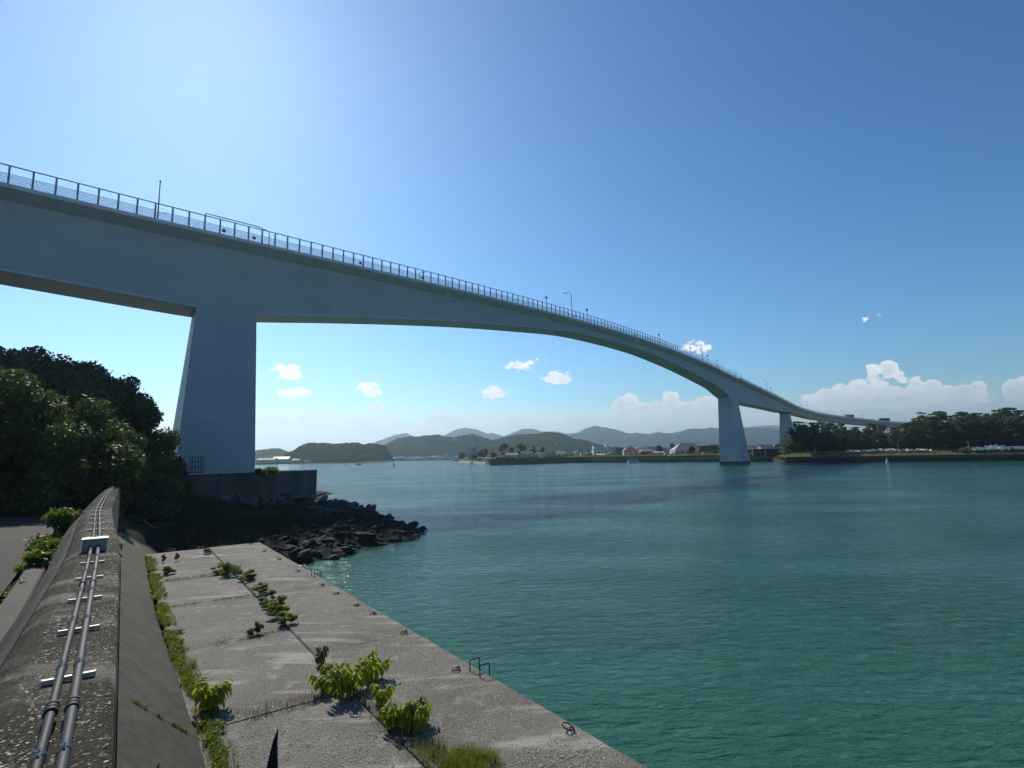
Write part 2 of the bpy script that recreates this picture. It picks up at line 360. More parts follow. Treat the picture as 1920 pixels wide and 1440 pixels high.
# ------------------------------------------------------------------ water
def water_fn(g, bs, nt):
    co = N(nt, 'ShaderNodeNewGeometry').outputs['Position']
    bs.inputs['IOR'].default_value = 1.33; bs.inputs['Specular IOR Level'].default_value = .5
    big = g.ramp(g.noise(g.vscale(co, (.012, .03, 1), rot=(0, 0, R(20))), 1, 5, .6), [(.35, 0), (.65, 1)])
    g.L(g.mix(big, (.020, .094, .056), (.028, .112, .072)), bs.inputs['Base Color'])
    a = g.noise(g.vscale(co, (1.0, 2.3, 1), rot=(0, 0, R(-18))), 1.15, 5, .55, dist=.35)
    b = g.noise(g.vscale(co, (1.0, 1.9, 1), rot=(0, 0, R(24))), 3.4, 3, .55, dist=.2)
    c = g.noise(g.vscale(co, (.35, 1.6, 1), rot=(0, 0, R(6))), .16, 4, .5)
    calm = g.ramp(g.noise(g.vscale(co, (.03, .075, 1), rot=(0, 0, R(14))), 1, 4, .6), [(.38, .42), (.62, 1.0)])
    h = g.math('ADD', g.math('MULTIPLY', g.math('POWER', a, 1.8), .22), g.math('ADD', g.math('MULTIPLY', b, .03), g.math('MULTIPLY', c, .3)))
    n = N(nt, 'ShaderNodeBump'); n.inputs['Distance'].default_value = 1.0
    g.put(n.inputs['Strength'], calm); g.put(n.inputs['Height'], h); g.L(n.outputs[0], bs.inputs['Normal'])
    g.put(bs.inputs['Roughness'], .07)
M['water'] = pmat('sea_water', water_fn)
S_ = 9000
tag(mesh('water', [(-S_, -600, 0), (S_, -600, 0), (S_, 9300, 0), (-S_, 9300, 0)], [(0, 1, 2, 3)], M['water']), kind='structure')

# ------------------------------------------------------------------ quay frame: p across (towards the water), t along the seawall
nv = Vector((.811, .585, 0)).normalized(); dv_ = Vector((-nv.y, nv.x, 0))
def PT(p, t, z=0.0): return nv * p + dv_ * t + Vector((0, 0, z))
def inv(x, y): return x * nv.x + y * nv.y, x * dv_.x + y * dv_.y
ANG = math.atan2(dv_.y, dv_.x)
# bridge frame
BO = Vector((-54.7311, 55.0426, 0)); BAZ = 0.6806462
E1 = Vector((math.sin(BAZ), math.cos(BAZ), 0)); EL = Vector((-math.cos(BAZ), math.sin(BAZ), 0))
# ---- ground of the near bank, the foreshore and the rubble spit
SHORE = [(6.0, 31.0), (8.2, 31.4), (9.4, 32.2), (12.4, 34.8), (16.6, 36.6), (19.0, 38.8), (20.0, 41.2), (19.6, 44), (18.4, 48), (17.6, 53), (18.5, 60), (21, 70), (24, 82), (30, 95), (10, 130), (-170, 130), (-170, 20), (1, 20), (1, 31)]
def sdist(p, t):
    ins = False; d = 1e9; n = len(SHORE)
    for i in range(n):
        x0, y0 = SHORE[i]; x1, y1 = SHORE[(i + 1) % n]
        if (y0 > t) != (y1 > t) and p < (x1 - x0) * (t - y0) / (y1 - y0) + x0: ins = not ins
        dx, dy = x1 - x0, y1 - y0; L2 = dx * dx + dy * dy
        k = max(0, min(1, ((p - x0) * dx + (t - y0) * dy) / L2)); d = min(d, math.hypot(p - x0 - k * dx, t - y0 - k * dy))
    return d if ins else -d
def gz(p, t):
    land = 3.2 + min(5, max(0, (-10 - p) * .22)) + .12 * mnoise.noise(Vector((p * .2, t * .2, 0)))
    if t > 31:
        d = sdist(p, t); fz = max(-1.5, min(1.9 - max(0, min(1.5, (t - 52) * .12)), d * .42)) + .25 * mnoise.noise(Vector((p * .5, t * .5, 3)))
        if p > 1: fz = min(fz, -.1 + max(0, t - 32) * .22)
        k = max(0, min(1, (.8 - p) / 1.2)); k2 = max(0, min(1, (t - 44) / 6)) * max(0, min(1, (9 - p) / 5))
        k = max(k if t < 44 else 0, k2) if t >= 44 else k
        k = max(k, max(0, min(1, (-.2 - p))))
        return fz * (1 - k) + land * k
    return land if p < -.95 else -1.5
ps = np.concatenate([np.arange(-170, -14, 4.0), np.arange(-14, 34, .6)]); ts = np.concatenate([np.arange(-24, 26, 2.0), np.arange(26, 60, .6), np.arange(60, 132, 2.0)])
V = []; Fc = []
for t in ts:
    for p in ps: V.append(PT(p, t, gz(p, t)))
nP = len(ps)
for i in range(len(ts) - 1):
    for j in range(nP - 1):
        a = i * nP + j
        if max(V[a].z, V[a + 1].z, V[a + nP].z, V[a + nP + 1].z) > -1.4: Fc.append((a, a + 1, a + nP + 1, a + nP))
tag(mesh('ground', V, Fc, M['earth'], smooth=True), kind='structure')
# ---- quay: slabs with open joints
QZ = 1.5
def slab_part(name, p0, p1, t0, t1, z0, z1, mat, parent, ch=.03):
    b = B(); k = max(2, int((t1 - t0) / .5)); rg = []
    for i in range(k + 1):
        t = t0 + (t1 - t0) * i / k; e = 0
        j = lambda q: .006 * mnoise.noise(Vector((t * 3, q * 7, 1)))
        e = ch if i in (0, k) else 0
        rg.append([PT(p0, t, z0), PT(p1, t, z0), PT(p1 + j(1), t, z1 - ch), PT(p1 - ch + j(2), t, z1 - e), PT((p0 + p1) / 2, t, z1 - e * .8), PT(p0 + ch, t, z1 - e), PT(p0, t, z1 - ch)])
    b.sweep(rg); return b.obj(name, mat, parent)
q = empty('quay', 'low grey concrete mooring quay with jointed slabs between the sloping seawall and the green water', 'quay', PT(4, 10, 0))
q.location = (0, 0, 0)
tj = [-7.6, -3.0, 1.6, 6.1, 10.6, 15.1, 19.6, 24.05, 28.4, 31.75]
for a, b_ in zip(tj[:-1], tj[1:]):
    dz = rnd.uniform(-.015, .01); slab_part('slab', 1.15, 3.735, a + .012, b_ - .012, -1.4, QZ - .01 + dz, M['slab'], q)
tj = [-7.6, -.2, 6.35, 12.95, 19.4, 25.95, 31.85]
for a, b_ in zip(tj[:-1], tj[1:]): slab_part('edge_beam', 3.75, 6.18, a + .006, b_ - .006, -1.4, QZ + rnd.uniform(-.004, .004), M['quay'], q)

# ---- seawall: crest, sloping face panels, land side
def off(t):
    k = max(0, min(1, (t - 9) / 11)); k = k * k * (3 - 2 * k); k2 = max(0, min(1, (t - 24) / 18)); return -.22 * k + .14 * k2
sw = empty('seawall', 'long dark concrete seawall with rounded crest running to the bridge pier', 'seawall')
def wallpart(name, prof, t0, t1, mat, flare=None):
    k = max(2, int((t1 - t0) / .6)); rg = []
    for i in range(k + 1):
        t = t0 + (t1 - t0) * i / k; o = off(t)
        rg.append([PT(p + o + (flare(t, z) if flare else 0), t, z + .008 * mnoise.noise(Vector((t * 1.3, p * 4, 2)))) for p, z in prof])
    b = B(); b.sweep(rg); return b.obj(name, mat, sw)
crest = [(-.60, 4.40), (-.52, 4.47), (-.42, 4.50), (.0, 4.50), (.045, 4.47), (.06, 4.38), (.06, 2.0), (-.60, 2.0)]
for a, b_ in ((-8, 1.0), (1.015, 10.35), (10.37, 26), (26.02, 41)): wallpart('crest', crest, a, b_, M['crest'])
land = [(-1.12, 3.1), (-.88, 4.06), (-.70, 4.30), (-.625, 4.36), (-.625, 1.5), (-1.12, 1.5)]
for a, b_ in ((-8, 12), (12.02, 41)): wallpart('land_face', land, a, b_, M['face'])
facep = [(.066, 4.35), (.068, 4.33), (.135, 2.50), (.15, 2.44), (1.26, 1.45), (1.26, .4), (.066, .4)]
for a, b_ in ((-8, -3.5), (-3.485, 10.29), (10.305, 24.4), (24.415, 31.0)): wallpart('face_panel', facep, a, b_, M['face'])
# past the quay the apron foot drops to the foreshore and spreads a little
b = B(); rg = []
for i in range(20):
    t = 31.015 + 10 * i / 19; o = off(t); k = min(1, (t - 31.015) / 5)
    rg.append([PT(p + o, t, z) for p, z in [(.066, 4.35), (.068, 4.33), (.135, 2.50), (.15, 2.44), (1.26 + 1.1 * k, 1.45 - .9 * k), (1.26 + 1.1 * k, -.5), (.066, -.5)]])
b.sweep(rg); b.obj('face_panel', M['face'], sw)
# ---- road behind the wall and its kerb
def strip(name, p0, p1, t0, t1, z, mat, kind='structure', n=60):
    V = []; Fc = []
    for i in range(n + 1):
        t = t0 + (t1 - t0) * i / n
        V += [PT(p0 + off(t), t, z), PT(p1 + off(t), t, z)]
    for i in range(n): a = 2 * i; Fc.append((a, a + 1, a + 3, a + 2))
    return tag(mesh(name, V, Fc, mat), kind=kind)
strip('road', -6.2, -1.62, -20, 52, 3.36, M['asphalt'])
b = B(); rg = []
for i in range(61):
    t = -20 + 72 * i / 60; o = off(t)
    rg.append([PT(p + o, t, z) for p, z in [(-1.50, 3.0), (-1.50, 3.42), (-1.47, 3.45), (-1.16, 3.45), (-1.13, 3.42), (-1.13, 3.0)]])
b.sweep(rg); tag(b.obj('kerb_strip', M['kerb']), kind='structure')

# ------------------------------------------------------------------ conduits on the crest
def cz(t): return 4.505
for k_, (pp, lab, nm) in enumerate(((-.212, 'dark grey conduit on the seawall crest, farther from the water', 'a'), (-.128, 'dark grey conduit on the seawall crest, nearer the water', 'b'))):
    root = empty('conduit', lab, 'conduit', group='pair of conduits along the seawall crest')
    shift = lambda t: pp + off(t) - .013 * max(0, min(7, t - 3.3))
    segs = [(-6, 10.28), (10.52, 40.2)]
    for a, b_ in segs:
        b = B(); n = int((b_ - a) / .7) + 1
        b.tube([PT(shift(a + (b_ - a) * i / n), a + (b_ - a) * i / n, 4.562) for i in range(n + 1)], .021 if k_ == 0 else .0245, 14)
        b.obj('pipe', M['conduit'], root, True)
    for t in [3.75, 7.35, 10.05]:
        b = B()
        for dt, r_ in ((-.045, .0305), (0, .0295), (.045, .0305)): b.tube([PT(shift(t), t + dt - .018, 4.562), PT(shift(t), t + dt + .018, 4.562)], r_, 14)
        b.obj('coupling', M['conduit'], root, True)
    ts_ = [3.18] + [4.45 + 1.2 * i for i in range(5)] + [12 + 1.3 * i for i in range(21)]
    for t in ts_:
        if t > 9.9 and t < 10.7: continue
        b = B(); ring = []
        for i in range(14):
            q_ = 2 * math.pi * i / 14; ring.append(PT(shift(t) + math.cos(q_) * .0285, t + .012 * math.sin(q_ * 2), 4.562 + math.sin(q_) * .0285))
        b.tube(ring, .003, 6, closed=True)
        c0 = PT(shift(t) - .004, t, 4.593); b.tube([c0 + Vector((0, 0, 0)), c0 + Vector((.012, -.004, .016))], .005, 6); b.tube([c0, c0 + nv * -.016 + Vector((0, 0, .008))], .004, 6)
        b.obj('tie', M['tie'], root)
bt = [1.9] + [4.38 + 1.18 * i for i in range(5)] + [10.95 + 1.27 * i for i in range(23)]
first = None
for i, t in enumerate(bt):
    b = B(); o = off(t) - .013 * max(0, min(7, t - 3.3))
    if first is None:
        b.box(-.125, .125, -.013, .013, .0, .024); b.box(-.128, -.1252, -.014, .014, .0, .028); b.box(.1252, .128, -.014, .014, .0, .028)
        first = b.obj('conduit_bracket', M['galv'])
        tag(first, 'short galvanised channel bracket right below the camera, under both conduits', 'bracket', 'brackets under the conduits')
        ob = first
    else:
        ob = first.copy(); col.objects.link(ob)
    if i: ob['label'] = ('short galvanised channel bracket hugging the bottom edge of the picture' if i == 0 else (f'{ordn[i - 1]} galvanised bracket under the conduits counted from the camera' if i < 6 else f'{ordn[i - 6]} galvanised bracket under the conduits beyond the junction box'))
    ob.location = PT(-.17 + o, t, 4.507); ob.rotation_euler.z = ANG - math.pi / 2
bx = empty('junction_box', 'pale stainless junction box sitting across the seawall crest with both conduits entering it', 'junction box', PT(-.26 + off(10.4), 10.4, 4.5), rz=ANG - math.pi / 2)
B().box(-.145, .145, -.10, .10, .012, .175).obj('case', M['steelbox'], bx)
B().box(-.16, .16, -.118, .112, .178, .194).obj('lid', M['galv'], bx)
b = B()
for xx in (-.045, .04): b.tube([(xx, -.104, .06), (xx, -.14, .06)], .036, 14)
b.obj('gland', M['conduit'], bx)
bx2 = empty('junction_box', 'small far junction box at the end of the seawall crest under the trees', 'junction box', PT(-.1 + off(40.5), 40.4, 4.5), rz=ANG - math.pi / 2)
B().box(-.3, .3, -.2, .2, .0, .26).obj('case', M['steelbox'], bx2); B().box(-.33, .33, -.24, .22, .263, .29).obj('lid', M['galv'], bx2)

# exposed stones standing proud of the worn concrete, part of the crest and of the quay
def stones(n, pr, tr, zf, r0, r1, seed, parent, mat, dens=None):
    rg_ = np.random.default_rng(seed); V = np.empty((n, 6, 3)); Fq = []; c = []
    while len(c) < n:
        p_, t_ = rg_.uniform(*pr), rg_.uniform(*tr)
        if dens and mnoise.noise(Vector((p_ * dens, t_ * dens, seed))) < rg_.uniform(-.6, .35): continue
        q_ = PT(p_ + (off(t_) if parent is sw else 0), t_, zf(p_)); c.append((q_.x, q_.y, q_.z))
    c = np.array(c); r = r0 + (r1 - r0) * rg_.random(n) ** 2.5; an = rg_.random(n) * 6.28; ca, sa = np.cos(an) * r, np.sin(an) * r
    for k, (a, b_) in enumerate(((1.25, 0), (0, .85), (-1.25, 0), (0, -.85))):
        V[:, k, 0] = c[:, 0] + ca * a - sa * b_; V[:, k, 1] = c[:, 1] + sa * a + ca * b_; V[:, k, 2] = c[:, 2] + .0005
    V[:, 4] = c + np.c_[ca * .3, sa * .3, r * .42]; V[:, 5] = c - np.c_[ca * .35, sa * .2, -r * .36]
    base = np.arange(n)[:, None, None] * 6; tri = np.array([[0, 1, 4], [1, 2, 5], [1, 5, 4], [2, 3, 5], [3, 0, 4], [3, 4, 5]])[None]
    o_ = mesh('exposed_stones', V.reshape(-1, 3), (base + tri).reshape(-1, 3), mat, parent); o_['kind'] = 'stuff'; return o_
def stone_fn(g, bs, nt):
    geo = N(nt, 'ShaderNodeNewGeometry'); g.L(g.ramp(geo.outputs['Random Per Island'], [(0, (.10, .095, .08)), (.45, (.26, .24, .20)), (.8, (.46, .44, .38)), (1, (.68, .66, .60))]), bs.inputs['Base Color'])
M['stones'] = pmat('exposed_aggregate', stone_fn, rough=.9, spec=.1)
stones(6000, (-.42, .03), (1.4, 9.5), lambda p: 4.5, .003, .0105, 1, sw, M['stones'], 2.2)
stones(3500, (-.45, .03), (9.6, 20), lambda p: 4.5, .005, .012, 2, sw, M['stones'], 2)
stones(26000, (3.8, 6.12), (4.8, 17), lambda p: QZ - .002, .004, .0135, 3, q, M['stones'], .9)
stones(24000, (1.35, 3.70), (5.5, 20), lambda p: QZ - .012, .004, .0125, 4, q, M['stones'], .9)

# ------------------------------------------------------------------ mooring rings, ladders, stakes
def ring_thing(p, t, rot, tilt, label):
    r_ = empty('mooring_ring', label, 'mooring ring', PT(p, t, QZ + .002), 'iron mooring rings along the quay edge', rot)
    b = B(); rr = .085
    b.tube([(math.cos(a) * rr + rr * .55, math.sin(a) * rr, .022 + (math.cos(a) + 1) * rr * math.sin(tilt)) for a in [2 * math.pi * i / 22 for i in range(22)]], .0105, 8, closed=True)
    b.obj('ring', M['rust'], r_, True)
    b = B(); b.tube([(-.052, 0, -.02), (-.052, 0, .035), (-.035, 0, .055), (-.01, 0, .055), (.008, 0, .035), (.008, 0, -.02)], .011, 8); b.obj('staple', M['rust'], r_, True)
    return r_
rl = [(5.99, 6.89, 'rusty ring lying nearest the camera by the quay edge'), (5.80, 10.12, 'rusty ring beside the nearer ladder'), (5.94, 12.94, 'rusty ring at the cross joint just past the nearer ladder'),
      (5.93, 14.98, 'first rusty ring beyond the one at the cross joint'), (5.87, 16.14, 'second rusty ring beyond the one at the cross joint'), (5.86, 17.91, 'third rusty ring beyond the one at the cross joint'),
      (5.83, 19.42, 'rusty ring just before the farther ladder'), (5.79, 22.38, 'rusty ring just past the farther ladder'), (5.79, 25.5, 'rusty ring two past the farther ladder'),
      (5.75, 28.33, 'last but one rusty ring towards the quay end'), (5.65, 31.2, 'farthest rusty ring at the quay end corner')]
for p, t, l in rl: ring_thing(p, t, rnd.uniform(2, 5.5), rnd.choice([0, .05, .35]), l)
def ladder(t, label):
    l = empty('ladder', label, 'ladder', PT(6.08, t, QZ), 'ladders on the quay edge', ANG - math.pi / 2)
    for dy in (.19, -.19):
        b = B(); b.tube([(-.11, dy, -.02), (-.11, dy, .195), (-.095, dy, .21), (.10, dy, .21), (.115, dy, .195), (.115, dy, -1.3)], .012, 8); b.obj('handle', M['rust'], l, True)
    for z in (-.3, -.65, -1.0, -1.3):
        b = B(); b.tube([(.115, -.19, z), (.115, .19, z)], .012, 8); b.obj('rung', M['rust'], l, True)
ladder(9.72, 'nearer iron quay ladder with two square hoop handles')
ladder(21.1, 'farther iron quay ladder with two square hoop handles')
def stake(u, v, y, wd, label):
    tip = aty(u, v, y); b = B(); h = 1.5; t_ = .008
    V = [(-wd, -t_, -h), (wd, -t_, -h), (wd, -t_, -.16), (wd * .55, -t_, -.07), (.45 * wd, -t_, 0), (-.2 * wd, -t_, -.05), (-wd, -t_, -.17)]
    n = len(V); V += [(x, t_, z) for x, _, z in V]
    b.add(V, [tuple(range(n)), tuple(range(2 * n - 1, n - 1, -1))] + [(i, i + n, (i + 1) % n + n, (i + 1) % n) for i in range(n)])
    o = b.obj('iron_stake', M['iron'], loc=tip - Vector((.45 * wd, 0, 0))); o.rotation_euler = (0, R(3), R(8))
    return tag(o, label, 'stake', 'pointed iron stakes below the camera')
stake(521, 1366, 2.6, .024, 'taller black pointed iron stake in front of the quay slabs')
stake(297, 1432, 2.3, .018, 'black stake tip just showing against the sloping wall face')

# ------------------------------------------------------------------ bridge
q6 = (18.81272122246057, 2.1900280330944675, -2.29388497224944, -0.585494023797722, 0.35793156069533283)
def zpoly(s):
    t = (s / 2 - 60) / 60; return CZ + 2 * (q6[0] + q6[1] * t + q6[2] * t * t + q6[3] * t ** 3 + q6[4] * t ** 4)
far_z = [(245, 42.30), (261.5, 41.55), (276, 40.85), (315, 39.0), (341, 37.75), (386, 35.1)]
arcp = [(187.99, 354.8, 35.1), (208.3, 376., 33.4), (224.5, 389.6, 32.), (245.9, 399.6, 30.), (265.9, 406.2, 28.3), (281.9, 409.5, 26.8), (300, 411.5, 25.2), (330, 412, 22.5), (380, 410, 18.5)]
def zdeck(s):
    if s < 0: return zpoly(0) + (zpoly(4) - zpoly(0)) / 4 * s
    if s < 235: return zpoly(s)
    if s < 245: k = (s - 235) / 10; return zpoly(s) * (1 - k) + far_z[0][1] * k
    return float(np.interp(s, [a for a, _ in far_z], [b for _, b in far_z]))
BOT = [(-60, 29.0), (-20, 27.3), (0.4, 27.1), (20.3, 27.05), (28.6, 27.7), (42.7, 30.0), (56.2, 32.2), (78.2, 35.45), (98.7, 38.0), (118, 40.1), (140, 41.05), (160, 41.25), (180, 40.5), (201, 39.15), (222, 37.2), (242, 34.95), (254.2, 32.2), (266, 30.6), (291, 30.5), (323, 30.6), (361, 30.4), (386, 31.3)]
def smooth_interp(x, T):
    xs = [a for a, _ in T]; ys = [b for _, b in T]
    if x <= xs[0]: return ys[0]
    if x >= xs[-1]: return ys[-1]
    i = max(j for j in range(len(xs) - 1) if xs[j] <= x)
    def m_(j):
        if j <= 0 or j >= len(xs) - 1: return (ys[min(j + 1, len(xs) - 1)] - ys[max(j - 1, 0)]) / (xs[min(j + 1, len(xs) - 1)] - xs[max(j - 1, 0)])
        a = (ys[j] - ys[j - 1]) / (xs[j] - xs[j - 1]); b = (ys[j + 1] - ys[j]) / (xs[j + 1] - xs[j]); return 0 if a * b < 0 else (a + b) / 2
    h = xs[i + 1] - xs[i]; t = (x - xs[i]) / h
    return (2 * t**3 - 3 * t * t + 1) * ys[i] + (t**3 - 2 * t * t + t) * h * m_(i) + (-2 * t**3 + 3 * t * t) * ys[i + 1] + (t**3 - t * t) * h * m_(i + 1)
# stations: (origin, left vector, deck z, bottom z)
ST = []
s = -60.0
while s <= 385.5: ST.append((BO + E1 * s, EL, zdeck(s), smooth_interp(s, BOT), s)); s += 2.0
# curved approach
cum = [0]; A = [Vector(a[:2] + (0,)) for a in arcp]
for i in range(1, len(A)): cum.append(cum[-1] + (A[i] - A[i - 1]).length)
def arcpos(d):
    xs = [(c, a.x) for c, a in zip(cum, A)]; ys = [(c, a.y) for c, a in zip(cum, A)]; zs = [(c, a[2]) for c, a in zip(cum, arcp)]
    xs = [(-40, A[0].x - 40 * E1.x)] + xs; ys = [(-40, A[0].y - 40 * E1.y)] + ys; zs = [(-40, 37.4)] + zs
    return Vector((smooth_interp(d, xs), smooth_interp(d, ys), 0)), smooth_interp(d, zs)
d = 1.5
while d < cum[-1]:
    p0, z0 = arcpos(d); p1, _ = arcpos(d + .5); t_ = (p1 - p0).normalized()
    ST.append((p0, Vector((-t_.y, t_.x, 0)), z0, z0 - 3.6, 386 + d)); d += 2.5
br = empty('bridge', 'long pale grey girder bridge arching over the water to the pine wood', 'bridge')
def SP(st, wq, z): return st[0] + st[1] * wq + Vector((0, 0, z))
b = B(); b.sweep([[SP(st, 0, st[2] - .02), SP(st, .3, st[2]), SP(st, .32, st[2] - .25), SP(st, 10.58, st[2] - .25), SP(st, 10.6, st[2]), SP(st, 10.9, st[2] - .02), SP(st, 10.9, st[2] - .50), SP(st, 8.72, st[2] - 1.15), SP(st, 2.18, st[2] - 1.15), SP(st, 0, st[2] - .50)] for st in ST])
b.obj('deck', M['edge'], br)
b = B(); b.sweep([[SP(st, 2.24, st[2] - 1.18), SP(st, 8.66, st[2] - 1.18), SP(st, 8.66, st[3]), SP(st, 2.24, st[3])] for st in ST])
gi = b.obj('girder', [M['bridge'], M['soffit']], br)
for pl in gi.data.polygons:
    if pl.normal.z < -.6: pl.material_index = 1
# drip strip along the lower web edge
b = B(); b.sweep([[SP(st, 2.235, st[3] + .22), SP(st, 2.235, st[3] + .06), SP(st, 2.19, st[3] + .06), SP(st, 2.19, st[3] + .22)] for st in ST if -60 < st[4] < 262])
b.obj('drip_strip', M['edge'], br)
def lower(st_list, s): return min(st_list, key=lambda a: abs(a[4] - s))
def sl(s): return BO + E1 * s
def pier(s0, s1, w0, w1, ztop0, ztop1, b0, b1, bw0, bw1, zb, name='pier', mat=M['bridge'], bb0=None, tt0=None):
    bb0 = b0 if bb0 is None else bb0; tt0 = s0 if tt0 is None else tt0
    bb = B()
    def P_(s, w_, z): return sl(s) + EL * w_ + Vector((0, 0, z))
    bb.add([P_(b0, bw0, zb), P_(b1, bw0, zb), P_(b1, bw1, zb), P_(bb0, bw1, zb), P_(s0, w0, ztop0), P_(s1, w0, ztop1), P_(s1, w1, ztop1), P_(tt0, w1, ztop0)],
           [(0, 1, 2, 3), (4, 7, 6, 5), (0, 4, 5, 1), (1, 5, 6, 2), (2, 6, 7, 3), (3, 7, 4, 0)])
    o = bb.obj(name, mat, br); return o
# near pier: top merges with the girder (a slightly proud pilaster up the web), foot on the platform
def solve_s(u, v, wq):
    dd = ray(u, v); n = EL; t = (n.dot(BO) + wq) / n.dot(Vector((dd.x, dd.y, 0))); P_ = Vector((dd.x * t, dd.y * t, CZ + dd.z * t)); return (P_ - BO).dot(E1), P_.z
PB = 4.25
bs0 = solve_s(327, 884, -2.3)[0]; bs1 = solve_s(478, 884, -2.3)[0]
def u_of(P):
    P = P - Vector((0, 0, CZ)); return 960 + F * P.dot(rt) / P.dot(fwd)
def w_for(u, s_, z):
    return min((abs(u_of(P_(s_, k * .05, z)) - u), k * .05) for k in range(0, 400))[1]
def P_(s, w_, z): return sl(s) + EL * w_ + Vector((0, 0, z))
wb = 9.5; sb0 = min((abs(u_of(P_(k * .05, wb, PB)) - 310), k * .05) for k in range(200, 700))[1]
pier(20.3, 28.7, 2.16, 8.74, 27.0, 27.0, bs0, bs1, -2.3, wb, PB, bb0=sb0, tt0=min((abs(u_of(P_(k * .05, 8.74, 27)) - 359), k * .05) for k in range(200, 700))[1])
b = B(); 
def P_(s, w_, z): return sl(s) + EL * w_ + Vector((0, 0, z))
b.add([P_(20.3, 2.16, 27.0), P_(28.7, 2.16, 27.0), P_(28.7, 2.24, 33.2), P_(20.9, 2.24, 33.2), P_(20.3, 2.5, 27.0), P_(28.7, 2.5, 27.0), P_(28.7, 2.5, 33.2), P_(20.9, 2.5, 33.2)],
      [(0, 1, 2, 3), (4, 7, 6, 5), (0, 4, 5, 1), (1, 5, 6, 2), (2, 6, 7, 3), (3, 7, 4, 0)]); b.obj('pier_head', M['bridge'], br)
fm = solve_s(1391.5, 869, -3.2)[0]; fr = solve_s(1407, 869, -3.2)[0]
wf = w_for(1350, fm, 0); wt = w_for(1346, 254.4, 32)
pier(254.4, 266, 2.16, wt, 32.6, 32.6, fm, fr, -3.2, wf, 1.55)
pf = pier(fm, fr, -3.2, wf, 1.55, 1.55, fm - .3, fr + .3, -3.5, wf + .3, -2, 'pier_foot', M['tetra'])
b = B(); b.add([P_(254.4, 2.14, 32.6), P_(266, 2.14, 32.6), P_(265, 2.2, 40.3), P_(255.6, 2.2, 40.3), P_(254.4, 2.5, 32.6), P_(266, 2.5, 32.6), P_(265, 2.5, 40.3), P_(255.6, 2.5, 40.3)],
      [(0, 1, 2, 3), (4, 7, 6, 5), (0, 4, 5, 1), (1, 5, 6, 2), (2, 6, 7, 3), (3, 7, 4, 0)]); b.obj('pier_head', M['bridge'], br)
pier(374, 380, 2.4, 7.6, 30.3, 30.3, 373, 381.5, .6, 9.4, 2.5)
b = B(); b.add([P_(x, y, z) for z in (30.4, 31.0) for x, y in ((373, 2.0), (381, 2.0), (381, 8), (373, 8))], [(0, 3, 2, 1), (4, 5, 6, 7), (0, 1, 5, 4), (1, 2, 6, 5), (2, 3, 7, 6), (3, 0, 4, 7)]); b.obj('bearing', M['dkmetal'], br)
for dpos in (55, 110, 165):
    p0, z0 = arcpos(dpos); b = B(); b.add([p0 + Vector((dx, dy + 5, z)) for z in (2, z0 - 3.65) for dx, dy in ((-1.5, -3), (1.5, -3), (1.5, 3), (-1.5, 3))], [(0, 3, 2, 1), (4, 5, 6, 7), (0, 1, 5, 4), (1, 2, 6, 5), (2, 3, 7, 6), (3, 0, 4, 7)]); b.obj('pier', M['bridge'], br)
# railings
def Pst(s):
    if s <= 385.7: return (sl(s), EL, zdeck(s))
    p0, z0 = arcpos(s - 385.7); p1, _ = arcpos(s - 385.2); t_ = (p1 - p0).normalized(); return (p0, Vector((-t_.y, t_.x, 0)), z0)
HP = 2.1
def railrun(wq, s0, s1, zs_, r_, step=4.0):
    bb = B(); n = max(2, int((s1 - s0) / step))
    for z in zs_:
        pts = []
        for i in range(n + 1):
            st = Pst(s0 + (s1 - s0) * i / n); pts.append(SP(st, wq, st[2] + z))
        bb.tube(pts, r_, 4)
    return bb
TALL = [(20, 29), (259, 268.0)]
for wq, nm in ((.14, 'railing'), (10.76, 'railing')):
    near = wq < 1
    bb = railrun(wq, -58, 261, (HP,), .075)
    ra = bb.obj(nm, M['rail'], br)
    bb = railrun(wq, -58, 261, tuple(.12 + .2 * i for i in range(5)) + (1.12,), .042)
    bb.obj('slats', M['rail'], ra)
    bb = B(); bb.box(-.09, .09, -.09, .09, 0, HP)
    ks = list(range(-20, 131)); proto = None
    if near:
        show = ks[15:115]; rest = ks[:15] + ks[115:]
        for k in show:
            st = Pst(2 * k)
            if proto is None: proto = bb.obj('post', M['rail'], ra); pp = proto
            else: pp = proto.copy(); col.objects.link(pp); pp.parent = ra
            pp.location = SP(st, wq, st[2]); pp.rotation_euler.z = -BAZ + math.pi / 2
    else: rest = ks
    bb = B()
    for k in rest:
        st = Pst(2 * k); c = SP(st, wq, st[2]); bb.tube([c, c + Vector((0, 0, HP))], .055, 4)
    oo = bb.obj('posts', M['rail'], ra); oo['kind'] = 'stuff'
    bb = railrun(wq, 261, 386 + cum[-1] - 3, (.9, 1.25), .06); bb2 = B()
    n = int((cum[-1] + 122) / 2)
    for i in range(n):
        st = Pst(262 + 2 * i); c = SP(st, wq, st[2]); bb2.tube([c, c + Vector((0, 0, 1.25))], .05, 4)
    o1 = bb.obj('parapet_rail', M['parapet'], br)
    bb = B(); bb.sweep([[SP(st, wq - .05, st[2] - .02), SP(st, wq + .05, st[2] - .02), SP(st, wq + .05, st[2] + .72), SP(st, wq - .05, st[2] + .72)] for st in ST if st[4] > 262]); bb.obj('kerb_panel', M['parapet'], o1)
    oo = bb2.obj('posts', M['parapet'], o1); oo['kind'] = 'stuff'
# raised frames over the two piers
for a, e in TALL:
    bb = B(); pts = []
    n = 5
    st = Pst(a); pts.append(SP(st, .0, st[2] - .3))
    for i in range(n + 1):
        st = Pst(a + (e - a) * i / n); pts.append(SP(st, .0, st[2] + HP + .28 - (.35 if i == n else 0)))
    st = Pst(e); pts.append(SP(st, .0, st[2] - .3)); bb.tube(pts, .075, 5)
    bb.obj('raised_frame', M['rail'], br)
